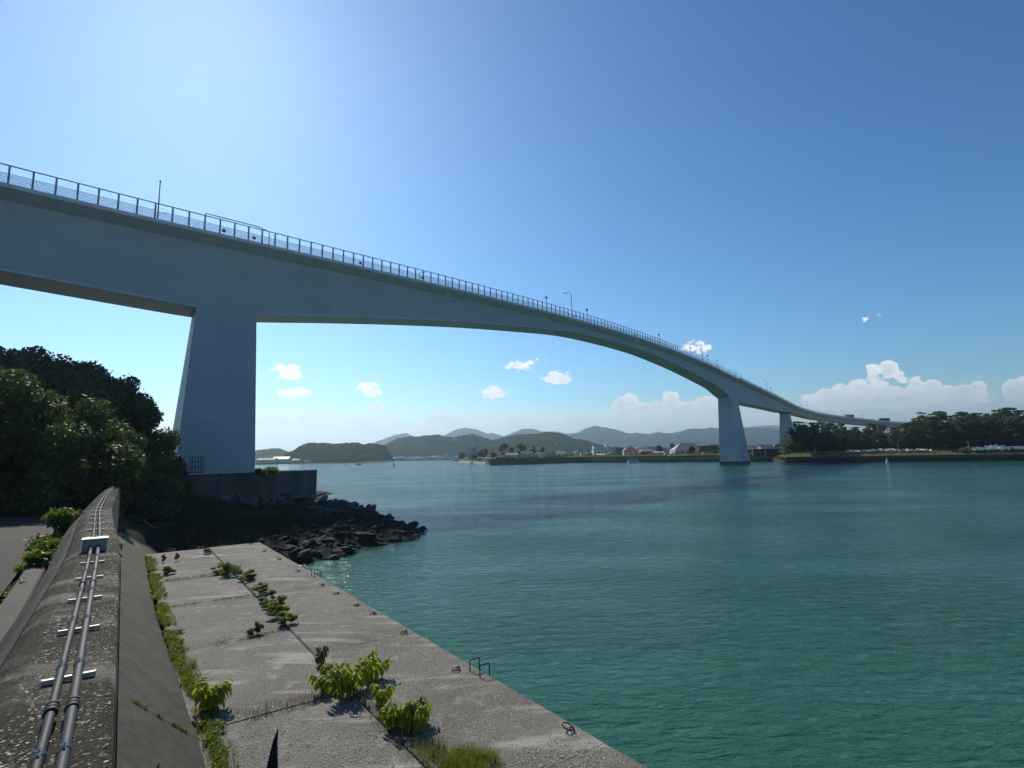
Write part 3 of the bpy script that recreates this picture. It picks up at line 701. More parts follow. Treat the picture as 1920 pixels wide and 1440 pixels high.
# drain pipes / inspection brackets hung off the deck edge
for s_ in (66.2, 152, 232):
    st = Pst(s_); bb = B()
    for ds in (0, .55): c = SP(Pst(s_ + ds), -.12, st[2]); bb.tube([c + Vector((0, 0, .55)), c + Vector((0, 0, -2.6))], .05, 5)
    for z in (.5, -2.5): bb.tube([SP(st, -.12, st[2] + z), SP(Pst(s_ + .55), -.12, st[2] + z)], .06, 5)
    bb.tube([SP(st, -.12, st[2] + 1.2), SP(Pst(s_ + 1.4), -.12, st[2] + 1.2), SP(Pst(s_ + 1.4), -.12, st[2] + 1.7)], .05, 5)
    bb.obj('hanging_ladder', M['parapet'], br)
# dark boxes fixed behind the slats
for s_ in (22.6, 26.9, 45.5, 59.8, 115.2):
    st = Pst(s_); bb = B(); bb.box(-.22, .22, -.05, .05, .35, .85); o_ = bb.obj('service_box', M['dkmetal'], br); o_.location = SP(st, .28, st[2]); o_.rotation_euler.z = -BAZ + math.pi / 2
st = Pst(14.7); bb = B(); c = [SP(Pst(a), -.05, st[2] + z) for a, z in ((15.3, 1.0), (14.0, 1.0), (14.0, 1.55), (15.3, 1.55))]; bb.tube(c, .05, 5); bb.obj('bracket_frame', M['rail'], br)

# lamps on the bridge
def lamp(s_, wq, h, arm, adir, label, group='street lamps standing on the bridge'):
    st = Pst(s_); root = empty('street_lamp', label, 'street lamp', SP(st, wq, st[2]), group)
    bb = B(); tl = (E1 if adir == 's' else st[1]) * arm
    if arm: pts = [(0, 0, 0), (0, 0, h - .9), tuple(tl * .15 + Vector((0, 0, h - .25))), tuple(tl * .5 + Vector((0, 0, h)))]; r_ = [.09, .07, .06, .05]
    else: pts = [(0, 0, 0), (0, 0, h)]; r_ = [.10, .06]
    bb.tube(pts, r_, 6); bb.obj('pole', M['dkmetal'], root)
    bb = B(); e = tl * .5 + Vector((0, 0, h)); f = tl + Vector((0, 0, h + .03)) if arm else Vector((0, 0, h + .35))
    bb.tube([e, e * .5 + f * .5, f], [.06, .12, .07] if arm else [.05, .13, .05], 6); bb.obj('lamp_head', M['dkmetal'], root)
def s_for(u, wq):
    best = None
    for i in range(0, 2400):
        s_ = i * .25 - 20; st = Pst(s_); P = SP(st, wq, st[2] + 2) - Vector((0, 0, CZ)); dd = P.dot(fwd); uu = 960 + F * P.dot(rt) / dd
        if best is None or abs(uu - u) < best[0]: best = (abs(uu - u), s_)
    return best[1]
lamp(s_for(297, -.1), -.12, 4.9, 0, 's', 'straight lamp pole on the bridge railing left of the nearer pier')
lamp(s_for(786, 10.6), 10.6, 6.1, 1.7, 's', 'curved arm lamp on the bridge between the nearer pier and the hanging ladder')
lamp(s_for(1076, -.1), .5, 7.6, 2.6, 'w', 'tallest arm lamp standing over the arch crown of the bridge')
lamp(s_for(1188, 10.6), 10.6, 5.6, 2.4, 's', 'low angled lamp arm showing over the bridge railing right of the crown')
lamp(s_for(1317, .5), .5, 7.4, 2.6, 'w', 'arm lamp on the bridge just before the pier standing in the water')
lamp(s_for(1438, .5), .5, 7.2, 2.4, 'w', 'arm lamp on the bridge just past the pier standing in the water')
lamp(s_for(1515, .5), .5, 7.0, 2.2, 'w', 'faint distant lamp above the bridge curve by the pine wood')
knobs = [(1025, 'first small camera post along the bridge from the left'), (1101, 'second small camera post along the bridge from the left'), (1236, 'third small camera post along the bridge from the left'), (1295, 'fourth small camera post along the bridge from the left'),
         (1327, 'fifth small camera post along the bridge from the left'), (1345, 'sixth small camera post along the bridge, nearest the pier in the water'), (1446, 'small camera post on the bridge past the pier in the water'), (1617, 'dark twin headed post above the pines near the end of the bridge')]
for u, l in knobs:
    st = Pst(s_for(u, .2)); root = empty('camera_post', l, 'camera post', SP(st, .2, st[2]), 'small posts with dark heads on the bridge')
    B().tube([(0, 0, 0), (0, 0, 3.4)], .06, 6).obj('pole', M['dkmetal'], root); B().box(-.35, .2, -.2, .2, 3.4, 3.85).obj('head', M['dkmetal'], root)

# vehicles on the bridge
def vehicle(u, wq, kind, label, L=8.0, rev=False):
    s_ = s_for(u, wq); st = Pst(s_); tan = Vector((st[1].y, -st[1].x, 0)); rz = math.atan2(tan.y, tan.x) + (math.pi if rev else 0)
    root = empty('truck' if kind != 'van' else 'van', label, 'truck' if kind != 'van' else 'van', SP(st, wq, st[2] - .25), None, rz)
    if kind == 'van':
        bb = B(); bb.sweep([[(x, y, z) for x, z in ((-2.2, .4), (2.2, .4), (2.25, 1.0), (1.5, 1.9), (-2.1, 2.0))] for y in (-.85, .85)]); bb.obj('body', WALLC['white'], root)
        B().box(-1.8, 1.2, -.87, .87, 1.2, 1.7).obj('window', M['glass'], root); wx = (-1.4, 1.4)
    else:
        bb = B(); bb.sweep([[(x, y, z) for x, z in ((L / 2 - 2, .5), (L / 2, .5), (L / 2, 1.5), (L / 2 - .3, 2.7), (L / 2 - 2, 2.8))] for y in (-1.15, 1.15)]); bb.obj('cab', WALLC['white'], root)
        B().box(L / 2 - 1.2, L / 2 - .28, -1.17, 1.17, 1.6, 2.3).obj('windscreen', M['glass'], root)
        bb = B(); bb.box(-L / 2, L / 2 - 2.2, -1.2, 1.2, .9, 3.3); bb.box(-L / 2 - .05, L / 2 - 2.2, -1.23, 1.23, 3.3, 3.36); bb.obj('cargo_box', WALLC['dark' if kind == 'dark' else 'grey'], root); wx = (-L / 2 + 1.2, -L / 2 + 2.3, L / 2 - 1.2)
    for x in wx:
        for y in (-1, 1): B().tube([(x, y * .8, .45), (x, y * 1.1, .45)], .45, 12).obj('wheel', M['dkmetal'], root)
vehicle(1590, 3, 'grey', 'white cab truck with grey box driving left on the bridge curve over the pines', 9.5, True)
vehicle(1655, 3, 'dark', 'dark box truck behind the white cab truck at the right end of the bridge', 10, True)
vehicle(1443, 3, 'van', 'small white van on the bridge past the pier standing in the water', rev=True)

# ------------------------------------------------------------------ pier platform
def qbox(s0, s1, w0, w1, z0, z1, bb=None):
    bb = bb or B(); bb.add([P_(x, y, z) for z in (z0, z1) for x, y in ((s0, w0), (s1, w0), (s1, w1), (s0, w1))], [(0, 1, 2, 3), (4, 7, 6, 5), (0, 4, 5, 1), (1, 5, 6, 2), (2, 6, 7, 3), (3, 7, 4, 0)]); return bb
ps1 = solve_s(594.5, 881, -5.0)
plat = empty('pier_platform', 'weathered concrete platform wall under the nearer bridge pier', 'platform')
qbox(9, ps1[0], -5.0, 17, -1.5, PB).obj('base', M['platform'], plat)
bb = qbox(9, ps1[0] + .06, -5.07, -4.7, PB + .003, PB + .12); bb.obj('coping', M['sand'], plat)  # pale tone of this strip stands in for the sunlit platform top
for k in range(5): qbox(14 + k * 4.4, 14 + k * 4.4 + .1, -5.04, -4.99, .2, PB - .01).obj('rib', M['platform'], plat)
cg = empty('steel_cage', 'dark open steel cage standing at the foot of the nearer bridge pier', 'cage', solve_s and (sl(solve_s(368, 884, -4.2)[0]) + EL * -4.2 + Vector((0, 0, PB + .12))), rz=math.pi / 2 - BAZ); cg.scale = (.72, .8, 1)
bb = B()
for x in np.linspace(-.95, .95, 5):
    for y in (-.45, .45): bb.tube([(x, y, 0), (x, y, 2.0)], .045 if abs(x) > .9 else .03, 5)
bb.obj('bars', M['dkmetal'], cg)
for z in (.1, .75, 1.45, 2.0):
    B().tube([(-.95, -.45, z), (.95, -.45, z), (.95, .45, z), (-.95, .45, z)], .035, 5, closed=True).obj('rail', M['dkmetal'], cg)

# ------------------------------------------------------------------ rocks and blocks of the spit
def rock_mesh(seed, sub=2, flat=.6, rough=.7):
    import bmesh
    bm = bmesh.new(); bmesh.ops.create_icosphere(bm, subdivisions=sub, radius=1)
    for v in bm.verts:
        n = v.co.copy(); k = 1 + rough * mnoise.noise(n * 1.1 + Vector((seed * 7.3, 0, 0))) + rough * .5 * mnoise.noise(n * 2.6 + Vector((0, seed * 3.1, 0)))
        for ax in (Vector((1, .3, .2)), Vector((-.4, 1, .1)), Vector((-.7, -.6, .5)), Vector((.5, -.8, .3)), Vector((0, .1, 1))):
            ax = (ax + Vector((math.sin(seed * 3), math.cos(seed * 5), 0)) * .3).normalized(); d_ = n.dot(ax)
            if d_ > .62: k *= .62 / d_ * 1.04
        v.co = n * k; v.co.z *= flat
    me = bpy.data.meshes.new('boulder'); bm.to_mesh(me); bm.free(); return me
rocks = [rock_mesh(i) for i in range(7)]
for me in rocks: me.materials.append(M['rock'])
GZC = {}
placed = 0; tries = 0
spots = []
while placed < 298 and tries < 9000:
    tries += 1; p = rnd.uniform(1.6, 21); t = rnd.uniform(32.3, 62); d_ = sdist(p, t)
    if d_ < -.5 or d_ > (5.2 if t < 48 else 3) and not (t < 37 and p < 7): continue
    r_ = rnd.uniform(.35, .95) * (1.0 if d_ < 2 else .7)
    if any((p - a)**2 + (t - b_)**2 < (.72 * (r_ + c))**2 for a, b_, c in spots): continue
    spots.append((p, t, r_)); o = bpy.data.objects.new('boulder', rnd.choice(rocks)); col.objects.link(o)
    o.location = PT(p, t, max(-.15, gz(p, t)) + .05 * r_); o.scale = (r_ * rnd.uniform(.9, 1.3), r_ * rnd.uniform(.8, 1.1), r_ * rnd.uniform(.7, 1)); o.rotation_euler = (rnd.uniform(-.2, .2), rnd.uniform(-.2, .2), rnd.uniform(0, 6.28))
    tag(o, 'dark wet boulder, toned darker for shade, in the rubble spit below the bridge pier', 'boulder', 'dark boulders of the rubble spit'); placed += 1
# tetrapods
def tetra_mesh():
    bb = B(); ds = [Vector((0, 0, 1)), Vector((.943, 0, -.333)), Vector((-.471, .816, -.333)), Vector((-.471, -.816, -.333))]
    for d_ in ds: bb.tube([Vector((0, 0, 0)), d_ * .35, d_ * 1.0, d_ * 1.06], [.46, .40, .27, .2], 10)
    me = bpy.data.meshes.new('tetrapod'); me.from_pydata([tuple(v) for v in bb.V], [], bb.F); me.materials.append(M['tetra']); return me
tm = tetra_mesh(); spots = []; placed = 0; tries = 0
while placed < 88 and tries < 5000:
    tries += 1; p = rnd.uniform(7, 20); t = rnd.uniform(43, 66); d_ = sdist(p, t)
    ok = (d_ > .6 and d_ < 5 and t > 43 and p > 13) or (t > 47 and p > 7 and d_ > 4)
    if not ok or any((p - a)**2 + (t - b_)**2 < 1.15**2 for a, b_ in spots): continue
    spots.append((p, t)); o = bpy.data.objects.new('tetrapod', tm); col.objects.link(o); k = rnd.uniform(.6, .85)
    o.location = PT(p, t, gz(p, t) + .36 * k); o.scale = (k, k, k); o.rotation_euler = (rnd.uniform(0, 6.28), rnd.uniform(-.6, .6), rnd.uniform(0, 6.28))
    tag(o, 'grey concrete tetrapod piled between the pier platform and the spit', 'tetrapod', 'concrete tetrapods of the spit'); placed += 1
for u, v, z, l in ((548, 953, 1.9, 'left flat concrete block among the tetrapods'), (583, 950, 1.9, 'right flat concrete block among the tetrapods')):
    c = atz(u, v, z); o = B().box(-1.0, 1.0, -.8, .8, -1.0, 0).obj('concrete_block', M['tetra'], loc=c); o.rotation_euler = (.03, -.04, R(12)); tag(o, l, 'concrete block', 'flat blocks on the spit')
bb = B(); c = atz(548, 933, 2.5); bb.tube([c + Vector((-1.5, 0, -.1)), c + Vector((0, .1, 0)), c + Vector((1.9, 0, .05)), c + Vector((3.0, .2, .35))], [.09, .11, .12, .06], 7); bb.tube([c + Vector((1.8, 0, .05)), c + Vector((2.0, -.1, -.35))], .1, 6)
tag(bb.obj('driftwood', M['dry']), 'pale driftwood log lying on the tetrapods against the platform wall', 'driftwood')
bb = B(); bb.tube([atz(270, 977, 2.12), atz(291, 991, 1.75)], .06, 6); tag(bb.obj('driftwood', M['dry'], None), 'thin pale stick leaning on the dark seawall face', 'stick')

# ------------------------------------------------------------------ vegetation
def leaves(n, clumps, size, seed, aspect=.55, up_bias=.35, droop=0.0, shell=.45, mat=None, name='foliage', parent=None, fold=True):
    """n leaf-sized faces spread through ellipsoid clumps [(centre),(radii)]"""
    rg_ = np.random.default_rng(seed); C = np.array([c for c, _ in clumps], float); Rr = np.array([r for _, r in clumps], float)
    wt = (Rr.prod(axis=1)) ** .7; idx = rg_.choice(len(C), n, p=wt / wt.sum())
    dr = rg_.normal(size=(n, 3)); dr /= np.linalg.norm(dr, axis=1)[:, None]
    rad = rg_.random(n) ** shell
    rad *= 1 + .16 * rg_.normal(size=n) * (rg_.random(n) < .3)
    pos = C[idx] + dr * rad[:, None] * Rr[idx]
    nm = dr * .6 + rg_.normal(size=(n, 3)) * .75; nm[:, 2] += up_bias; nm /= np.linalg.norm(nm, axis=1)[:, None]
    a = rg_.normal(size=(n, 3)); a[:, 2] -= droop; a -= nm * (a * nm).sum(1)[:, None]; a /= np.linalg.norm(a, axis=1)[:, None]
    bq = np.cross(nm, a); s_ = size * (.6 + .8 * rg_.random(n))[:, None]
    V = np.empty((n, 4, 3)); V[:, 0] = pos - a * s_; V[:, 1] = pos + bq * s_ * aspect - nm * s_ * .15 + a * s_ * .1; V[:, 2] = pos + a * s_; V[:, 3] = pos - bq * s_ * aspect - nm * s_ * .15 + a * s_ * .1
    return mesh(name, V.reshape(-1, 3), np.arange(n * 4).reshape(-1, 4), mat, parent)
def clump_crown(cx, cy, cz_, rx, ry, rz, n, seed, rmin=.22, rmax=.42):
    r_ = random.Random(seed); out = []
    for i in range(n):
        while True:
            d_ = Vector((r_.uniform(-1, 1), r_.uniform(-1, 1), r_.uniform(-.85, 1)))
            if .2 < d_.length < 1: break
        k = r_.uniform(rmin, rmax); d_ *= .88
        out.append(((cx + d_.x * rx, cy + d_.y * ry, cz_ + d_.z * rz), (k * rx, k * ry, k * rz * .8)))
    return out
def trunk_mesh(h, r, lean=(0, 0), limbs=5, seed=0, spread=2.0):
    r_ = random.Random(seed); bb = B()
    pts = [Vector((lean[0] * k + .15 * math.sin(k * 5 + seed), lean[1] * k + .1 * math.cos(k * 4 + seed), h * k)) for k in (0, .15, .35, .55, .75, 1)]
    bb.tube(pts, [r * 1.35, r, r * .85, r * .7, r * .5, r * .2], 8)
    for i in range(limbs):
        k = r_.uniform(.35, .85); a = r_.uniform(0, 6.28); b0 = Vector((lean[0] * k, lean[1] * k, h * k)); e = b0 + Vector((math.cos(a) * spread, math.sin(a) * spread, h * .22))
        bb.tube([b0, (b0 + e) / 2 + Vector((0, 0, -.1 * h * .3)), e], [r * .45, r * .3, r * .1], 6)
    return bb
def tree(name, label, loc, h, rx, ry, rz, mat, n, lsize, seed, nclump=26, group=None, trunk_r=.25, crown_c=None, clr=(.22, .42), **kw):
    root = empty(name, label, 'tree', loc, group)
    trunk_mesh(h * .85, trunk_r, limbs=7, seed=seed, spread=rx * .6).obj('trunk', M['bark'], root)
    cc = crown_c or (0, 0, h - rz)
    o = leaves(n, clump_crown(*cc, rx, ry, rz, nclump, seed, *clr), lsize, seed, mat=mat, name='crown', parent=root, **kw)
    return root
def low(u, v, y, gzv=3.2):
    a = aty(u, v, y); return Vector((a.x, a.y, gzv)), a.z
# the big left trees: (u,v) is where the crown top shows, y the distance ahead
BT = [('broadleaf_tree', 'bright leaved tree filling the left edge in front of the darker tree', 55, 700, 29, 5.6, 4.6, 5.4, 'leafBroad', 52000, .15, 40),
      ('broadleaf_tree', 'glossy leaved tree right of the bright one, overhanging the road', 142, 738, 33, 4.4, 4.4, 4.9, 'leafBroad', 36000, .15, 32),
      ('evergreen_tree', 'tallest dark evergreen tree at the far left under the bridge', 55, 632, 52, 9.5, 7.5, 8.2, 'leafDark', 60000, .27, 46),
      ('evergreen_tree', 'dark rounded tree beside the tallest one, ending its right outline', 165, 668, 55, 6.6, 6, 7.6, 'leafDark', 42000, .26, 36),
      ('evergreen_tree', 'dark tree filling the shoulder between the rounded tree and the stepping one', 203, 700, 57, 5.5, 5, 7.0, 'leafDark', 30000, .25, 30),
      ('evergreen_tree', 'dark tree stepping down towards the bridge pier', 222, 728, 58, 6.2, 5, 7.0, 'leafDark', 32000, .25, 30),
      ('evergreen_tree', 'small dark tree just left of the bridge pier', 268, 800, 62, 4.6, 5.0, 5.4, 'leafDark', 34000, .24, 26),
      ('broadleaf_tree', 'low tree overhanging the far end of the seawall', 215, 836, 42, 5.4, 4.2, 3.8, 'leafBroad', 30000, .17, 26),
      ('broadleaf_tree', 'low bushy tree in front of the platform wall right of the seawall end', 280, 872, 46, 2.6, 3.0, 3.0, 'leafBroad', 17000, .15, 22)]
for i, (nm, lab, u, v, y, rx, ry, rz, mt, n, ls, ncl) in enumerate(BT):
    g0, zt = low(u, v, y, 3.0)
    tree(nm, lab, g0, zt - 3.0, rx, ry, rz, M[mt], int(n * 1.25), ls * .82, 20 + i, int(ncl * 2.6), trunk_r=.3, clr=(.13, .25), shell=.33)
# low shrubbery under them
SH = [(140, 952, 16.5, 1.05, 1.1, .8, 'bright leafy shrub leaning over the seawall crest from the land side', 'leafShrub', 3600, .085),
      (112, 1008, 13.6, .8, .8, .62, 'lower bright shrub growing against the land side of the seawall', 'leafShrub', 2400, .07),
      (60, 1085, 11.2, .42, .5, .5, 'small dark shrub by the road kerb', 'leafWeed', 900, .05),
      (30, 905, 30, 4.5, 3.0, 2.6, 'dark undergrowth bush at the back of the road on the left', 'leafDark', 9000, .15),
      (120, 905, 34, 4.0, 3.0, 2.4, 'dark undergrowth bush behind the bright shrub', 'leafDark', 9000, .15),
      (262, 878, 38, 2.0, 2.0, 1.7, 'dark bush overhanging the water side of the seawall end', 'leafDark', 7000, .13),
      (292, 915, 38, 1.7, 2.0, 1.4, 'dark bush at the foot of the seawall end', 'leafDark', 5000, .12),
      (190, 885, 40, 3.2, 3.0, 2.4, 'dark bush at the end of the road', 'leafDark', 8000, .15),
      (248, 880, 48, 3.6, 3.0, 2.6, 'dark bush below the small dark tree', 'leafDark', 8000, .17),
      (338, 898, 47, 1.1, 1.2, .9, 'leafy bush hanging over the foreshore beneath the pier cage', 'leafBroad', 5000, .13),
      (330, 950, 43, 2.0, 2.0, 1.3, 'low dark bush on the foreshore beside the seawall end', 'leafDark', 4200, .12),
      (500, 872, 70, 1.9, 1.2, .75, 'small backlit bush on the platform beside the pier', 'leafShrub', 1500, .13)]
for i, (u, v, y, rx, ry, rz, lab, mt, n, ls) in enumerate(SH):
    a = aty(u, v, y); root = empty('shrub', lab, 'shrub', (a.x, a.y, a.z - rz * 2))
    bb = B(); r_ = random.Random(i)
    for k in range(7):
        an = r_.uniform(0, 6.28); bb.tube([(0, 0, -.8), (math.cos(an) * rx * .3, math.sin(an) * ry * .3, rz), (math.cos(an) * rx * .7, math.sin(an) * ry * .7, rz * 1.6)], [.03, .025, .01], 5)
    bb.obj('stems', M['bark'], root)
    leaves(n, clump_crown(0, 0, rz, rx, ry, rz, 12, 60 + i, .3, .5), ls, 90 + i, mat=M[mt], name='foliage', parent=root)
# dark hut behind the trees
c = aty(212, 832, 57); hut = empty('hut', 'grey shed half hidden in the trees left of the pier', 'shed', (c.x, c.y, 3.2), rz=R(15))
B().box(-2.6, 2.6, -2, 2, 0, c.z - 3.2).obj('wall', WALLC['grey'], hut); B().add([(-2.9, -2.3, c.z - 3.19), (2.9, -2.3, c.z - 3.19), (2.9, 2.3, c.z - 3.19), (-2.9, 2.3, c.z - 3.19), (-2.9, 0, c.z - 2.2), (2.9, 0, c.z - 2.2)], [(0, 1, 5, 4), (3, 4, 5, 2), (0, 4, 3), (1, 2, 5), (0, 3, 2, 1)]).obj('roof', ROOFC['grey'], hut)

# ---- weeds on the quay
def leafblade(bb, base, d_, length, width, droop, nseg=4):
    """one drooping pointed leaf"""
    side = Vector((-d_.y, d_.x, 0)).normalized(); pts = []; p = base.copy(); dirv = d_.copy().normalized()
    prof = [0.0, .8, 1.0, .62, 0]
    V = []
    for i in range(nseg + 1):
        wd = width * prof[i]; V += [p - side * wd + Vector((0, 0, -.12 * wd)), p.copy(), p + side * wd + Vector((0, 0, -.12 * wd))]
        dirv = (dirv + Vector((0, 0, -droop / nseg))).normalized(); p = p + dirv * (length / nseg)
    Fc = []
    for i in range(nseg):
        a = i * 3; Fc += [(a, a + 1, a + 4, a + 3), (a + 1, a + 2, a + 5, a + 4)]
    bb.add(V, Fc)
def weedy(name, loc, h, spread, nst, label, mat, ll=.13, lw=.03, droop=3.2, seed=0, per=13, group='leafy weeds growing in the quay joints', cat='weed'):
    r_ = random.Random(seed); root = empty(name, label, cat, loc, group); sb = B(); lb = B()
    for k in range(nst):
        a = r_.uniform(0, 6.28); rr = spread * r_.uniform(.25, 1); e = Vector((math.cos(a) * rr, math.sin(a) * rr, h * r_.uniform(.6, 1)))
        mid = e * .5 + Vector((0, 0, h * .12)); base = Vector((math.cos(a) * .03, math.sin(a) * .03, -.02)); sb.tube([base, mid, e], [.008, .006, .003], 5)
        for j in range(per):
            f = .35 + .65 * (j + .5) / per; P = (base * (1 - f) ** 2 + mid * 2 * f * (1 - f) + e * f * f); an = j * 2.4 + r_.uniform(-.4, .4)
            d_ = Vector((math.cos(an), math.sin(an), .35 + .5 * f)); sc = r_.uniform(.7, 1.15); leafblade(lb, P, d_, ll * sc, lw * sc, droop)
    sb.obj('stems', M['dry'], root); lb.obj('leaves', mat, root); return root
def bushy(name, loc, h, spread, label, mat, n, ls, seed, group='leafy weeds growing in the quay joints'):
    root = empty(name, label, 'weed', loc, group); r_ = random.Random(seed); sb = B()
    for k in range(9):
        a = r_.uniform(0, 6.28); rr = spread * r_.uniform(.3, .9); sb.tube([(0, 0, -.02), (math.cos(a) * rr * .5, math.sin(a) * rr * .5, h * .5), (math.cos(a) * rr, math.sin(a) * rr, h * r_.uniform(.7, 1))], [.006, .005, .002], 4)
    sb.obj('stems', M['dry'], root); leaves(n, clump_crown(0, 0, h * .5, spread, spread, h * .55, 12, seed, .22, .42), ls, seed, aspect=.4, up_bias=.6, droop=.5, mat=mat, name='leaves', parent=root); return root
W = [(3.70, 10.35, .42, .34, 9, 'largest yellow green weed with drooping leaves, in the middle joint crossing', .17, .034), (4.30, 10.75, .34, .26, 6, 'drooping yellow green weed touching the largest one on its water side', .15, .032),
     (3.35, 10.9, .26, .22, 5, 'smaller drooping weed behind the largest one', .13, .03), (3.95, 9.55, .30, .13, 3, 'slim drooping weed between the largest weed and the near clump', .13, .03), (3.80, 8.75, .30, .16, 4, 'left stem of the near clump of drooping weeds', .14, .032),
     (3.95, 8.35, .34, .20, 6, 'tallest drooping weed of the near clump', .15, .032), (4.22, 8.55, .30, .14, 4, 'right drooping weed of the near clump', .14, .03), (1.52, 11.25, .34, .26, 6, 'drooping yellow green weed at the foot of the sloping wall', .16, .034), (3.72, 12.2, .25, .14, 4, 'dark upright weed at the end of the cross joint', .10, .026)]
for i, (p, t, h, sp, ns, l, ll, lw) in enumerate(W):
    weedy('drooping_weed', PT(p, t, QZ), h * 1.45, sp * 1.5, int(ns * 1.6), l, M['leafYellow'] if i != 8 else M['leafWeed'], ll * 1.42, lw * 1.15, seed=i + 3, per=18)
W2 = [(3.72, 23.6, .50, .62, 14, 'spreading bright bush weed at the far end of the middle joint'), (3.9, 22.2, .40, .4, 8, 'lower part of the spreading bush weed at the far joint'), (3.4, 24.2, .3, .42, 7, 'small bush weed left of the far spreading one'),
      (3.90, 19.8, .32, .30, 10, 'farthest dark green weed clump along the middle joint'), (3.86, 18.6, .36, .32, 11, 'second dark green weed clump along the middle joint'), (3.82, 17.5, .38, .36, 12, 'third dark green weed clump along the middle joint'),
      (3.78, 16.5, .36, .34, 12, 'fourth dark green weed clump along the middle joint'), (3.72, 15.7, .30, .30, 10, 'nearest dark green weed clump along the middle joint'), (3.05, 15.35, .28, .12, 4, 'small upright weed left of the dark clumps'), (2.85, 15.3, .15, .1, 3, 'tiny sprig left of the small upright weed'),
      (1.62, 25.4, .26, .34, 8, 'small dark weed on the slab by the wall near the quay end'), (3.5, 29.7, .25, .2, 5, 'tiny weed near the back edge of the quay'), (2.2, 28.6, .3, .1, 3, 'thin sprig on the far slab'), (1.7, 28.6, .3, .1, 3, 'thin sprig nearest the wall on the far slab')]
for i, (p, t, h, sp, ns, l) in enumerate(W2):
    bushy('bushy_weed', PT(p, t, QZ), h, sp * .95, l, M['leafShrub'] if i in (0, 1, 2) else M['leafWeed'], int(500 + 2600 * sp), .034, 40 + i)
weedy('bushy_weed', atz(229, 1031, 2.42), .42, .3, 8, 'green weed rooted at the joint high on the sloping wall face', M['leafWeed'], .10, .025, 1.5, seed=77, per=14)
def blades(spots_, name, mat, seed, h0, n, label=None, cat=None, kind=None, width=.006, lean=.5, spread=.05, group=None):
    rg_ = np.random.default_rng(seed); sp = np.array([tuple(a) for a in spots_]); idx = rg_.integers(0, len(sp), n)
    pos = sp[idx] + np.c_[rg_.normal(size=(n, 2)) * spread, np.zeros(n)]; an = rg_.random(n) * 6.283; h = h0 * (.4 + .8 * rg_.random(n)); ln = lean * rg_.random(n)
    dx, dy = np.cos(an), np.sin(an); wv = np.c_[-dy, dx, np.zeros(n)] * width
    mid = pos + np.c_[dx * ln * h * .35, dy * ln * h * .35, h * .6]; tip = pos + np.c_[dx * ln * h, dy * ln * h, h * (1 - ln * .25)]
    V = np.empty((n, 6, 3)); V[:, 0] = pos - wv; V[:, 1] = pos + wv; V[:, 2] = mid + wv * .8; V[:, 3] = tip + wv * .1; V[:, 4] = tip - wv * .1; V[:, 5] = mid - wv * .8; qd = (np.arange(n)[:, None, None] * 6 + np.array([[0, 1, 2, 5], [5, 2, 3, 4]])[None]).reshape(-1, 4)
    return tag(mesh(name, V.reshape(-1, 3), qd, mat), label, cat, group, kind)
sp_ = [PT(1.34 + rnd.uniform(-.03, .13) * (1 if rnd.random() < .65 else 2.2) + off(t), t, QZ - .01) for t in np.arange(2, 30.6, .02) if mnoise.noise(Vector((t * .9, 0, 0))) > -.22]
blades(sp_, 'weeds', M['grass'], 1, .11, 15000, 'band of grassy weeds along the foot of the sloping wall', 'weeds', 'stuff', lean=.9, width=.004, spread=.03)
rg_ = np.random.default_rng(5); cl = [(tuple(s_ + Vector((0, 0, .05))), (.10, .12, .05)) for s_ in sp_[::9]]
o = leaves(12000, cl, .022, 5, mat=M['leafWeed'], name='weed_leaves'); tag(o, 'small leafy growth in the weed band at the wall foot', 'weeds', None, 'stuff')
sp_ = [PT(p, 10.62 + rnd.uniform(-.06, .12), QZ - .01) for p in np.arange(1.9, 3.7, .03)] + [PT(3.72 + rnd.uniform(-.1, .2), t, QZ - .01) for t in np.arange(6.3, 10.5, .05)]
blades(sp_, 'dry_weeds', M['dry'], 2, .16, 1100, 'dry straw weeds in the joints around the drooping plants', 'weeds', 'stuff', lean=1.5, width=.0028)
sp_ = [PT(p, t + rnd.uniform(-.02, .02), QZ - .01) for t in (15.1, 19.6, 24.05) for p in np.arange(1.4, 3.6, .05) if mnoise.noise(Vector((p * 2, t, 0))) > -.1]
blades(sp_, 'joint_weeds', M['grass'], 3, .07, 900, 'sparse grass sprigs in the cross joints of the slabs', 'weeds', 'stuff', lean=1.0, spread=.02)
blades([PT(4.13 + rnd.gauss(0, .17), 6.95 + rnd.gauss(0, .16), QZ - .01) for _ in range(160)], 'grass_tuft', M['grass'], 4, .19, 5200, 'dense green grass tuft at the bottom of the picture on the quay', 'grass tuft', width=.0028, lean=.6, spread=.03)
blades([PT(3.95 + rnd.gauss(0, .14), 7.6 + rnd.gauss(0, .2), QZ - .01) for _ in range(60)], 'grass_tuft', M['grass'], 6, .22, 500, 'thin brownish grass tuft beside the dense green one', 'grass tuft', width=.002, lean=.9)
sp_ = [PT(.15 + 1.11 * f, 10.3 + rnd.uniform(-.03, .03), 2.44 - .99 * f) for f in np.arange(.2, 1, .012) if mnoise.noise(Vector((f * 6, 0, 4))) > -.1]
blades(sp_, 'joint_weeds', M['grass'], 13, .06, 420, 'grass sprigs rooted in the slanting joint of the sloping wall face', 'weeds', 'stuff', width=.003, spread=.012, lean=.9)
lt = [((*PT(rnd.choice((3.75, 3.75, 1.6, 2.8)) + rnd.gauss(0, .28), rnd.uniform(6.6, 14), QZ + .004),), (.05, .05, .002)) for _ in range(120)]
tag(leaves(520, lt, .014, 31, mat=M['dry'], name='leaf_litter', up_bias=6), 'dead leaves and chips scattered around the joints', 'leaf litter', None, 'stuff')
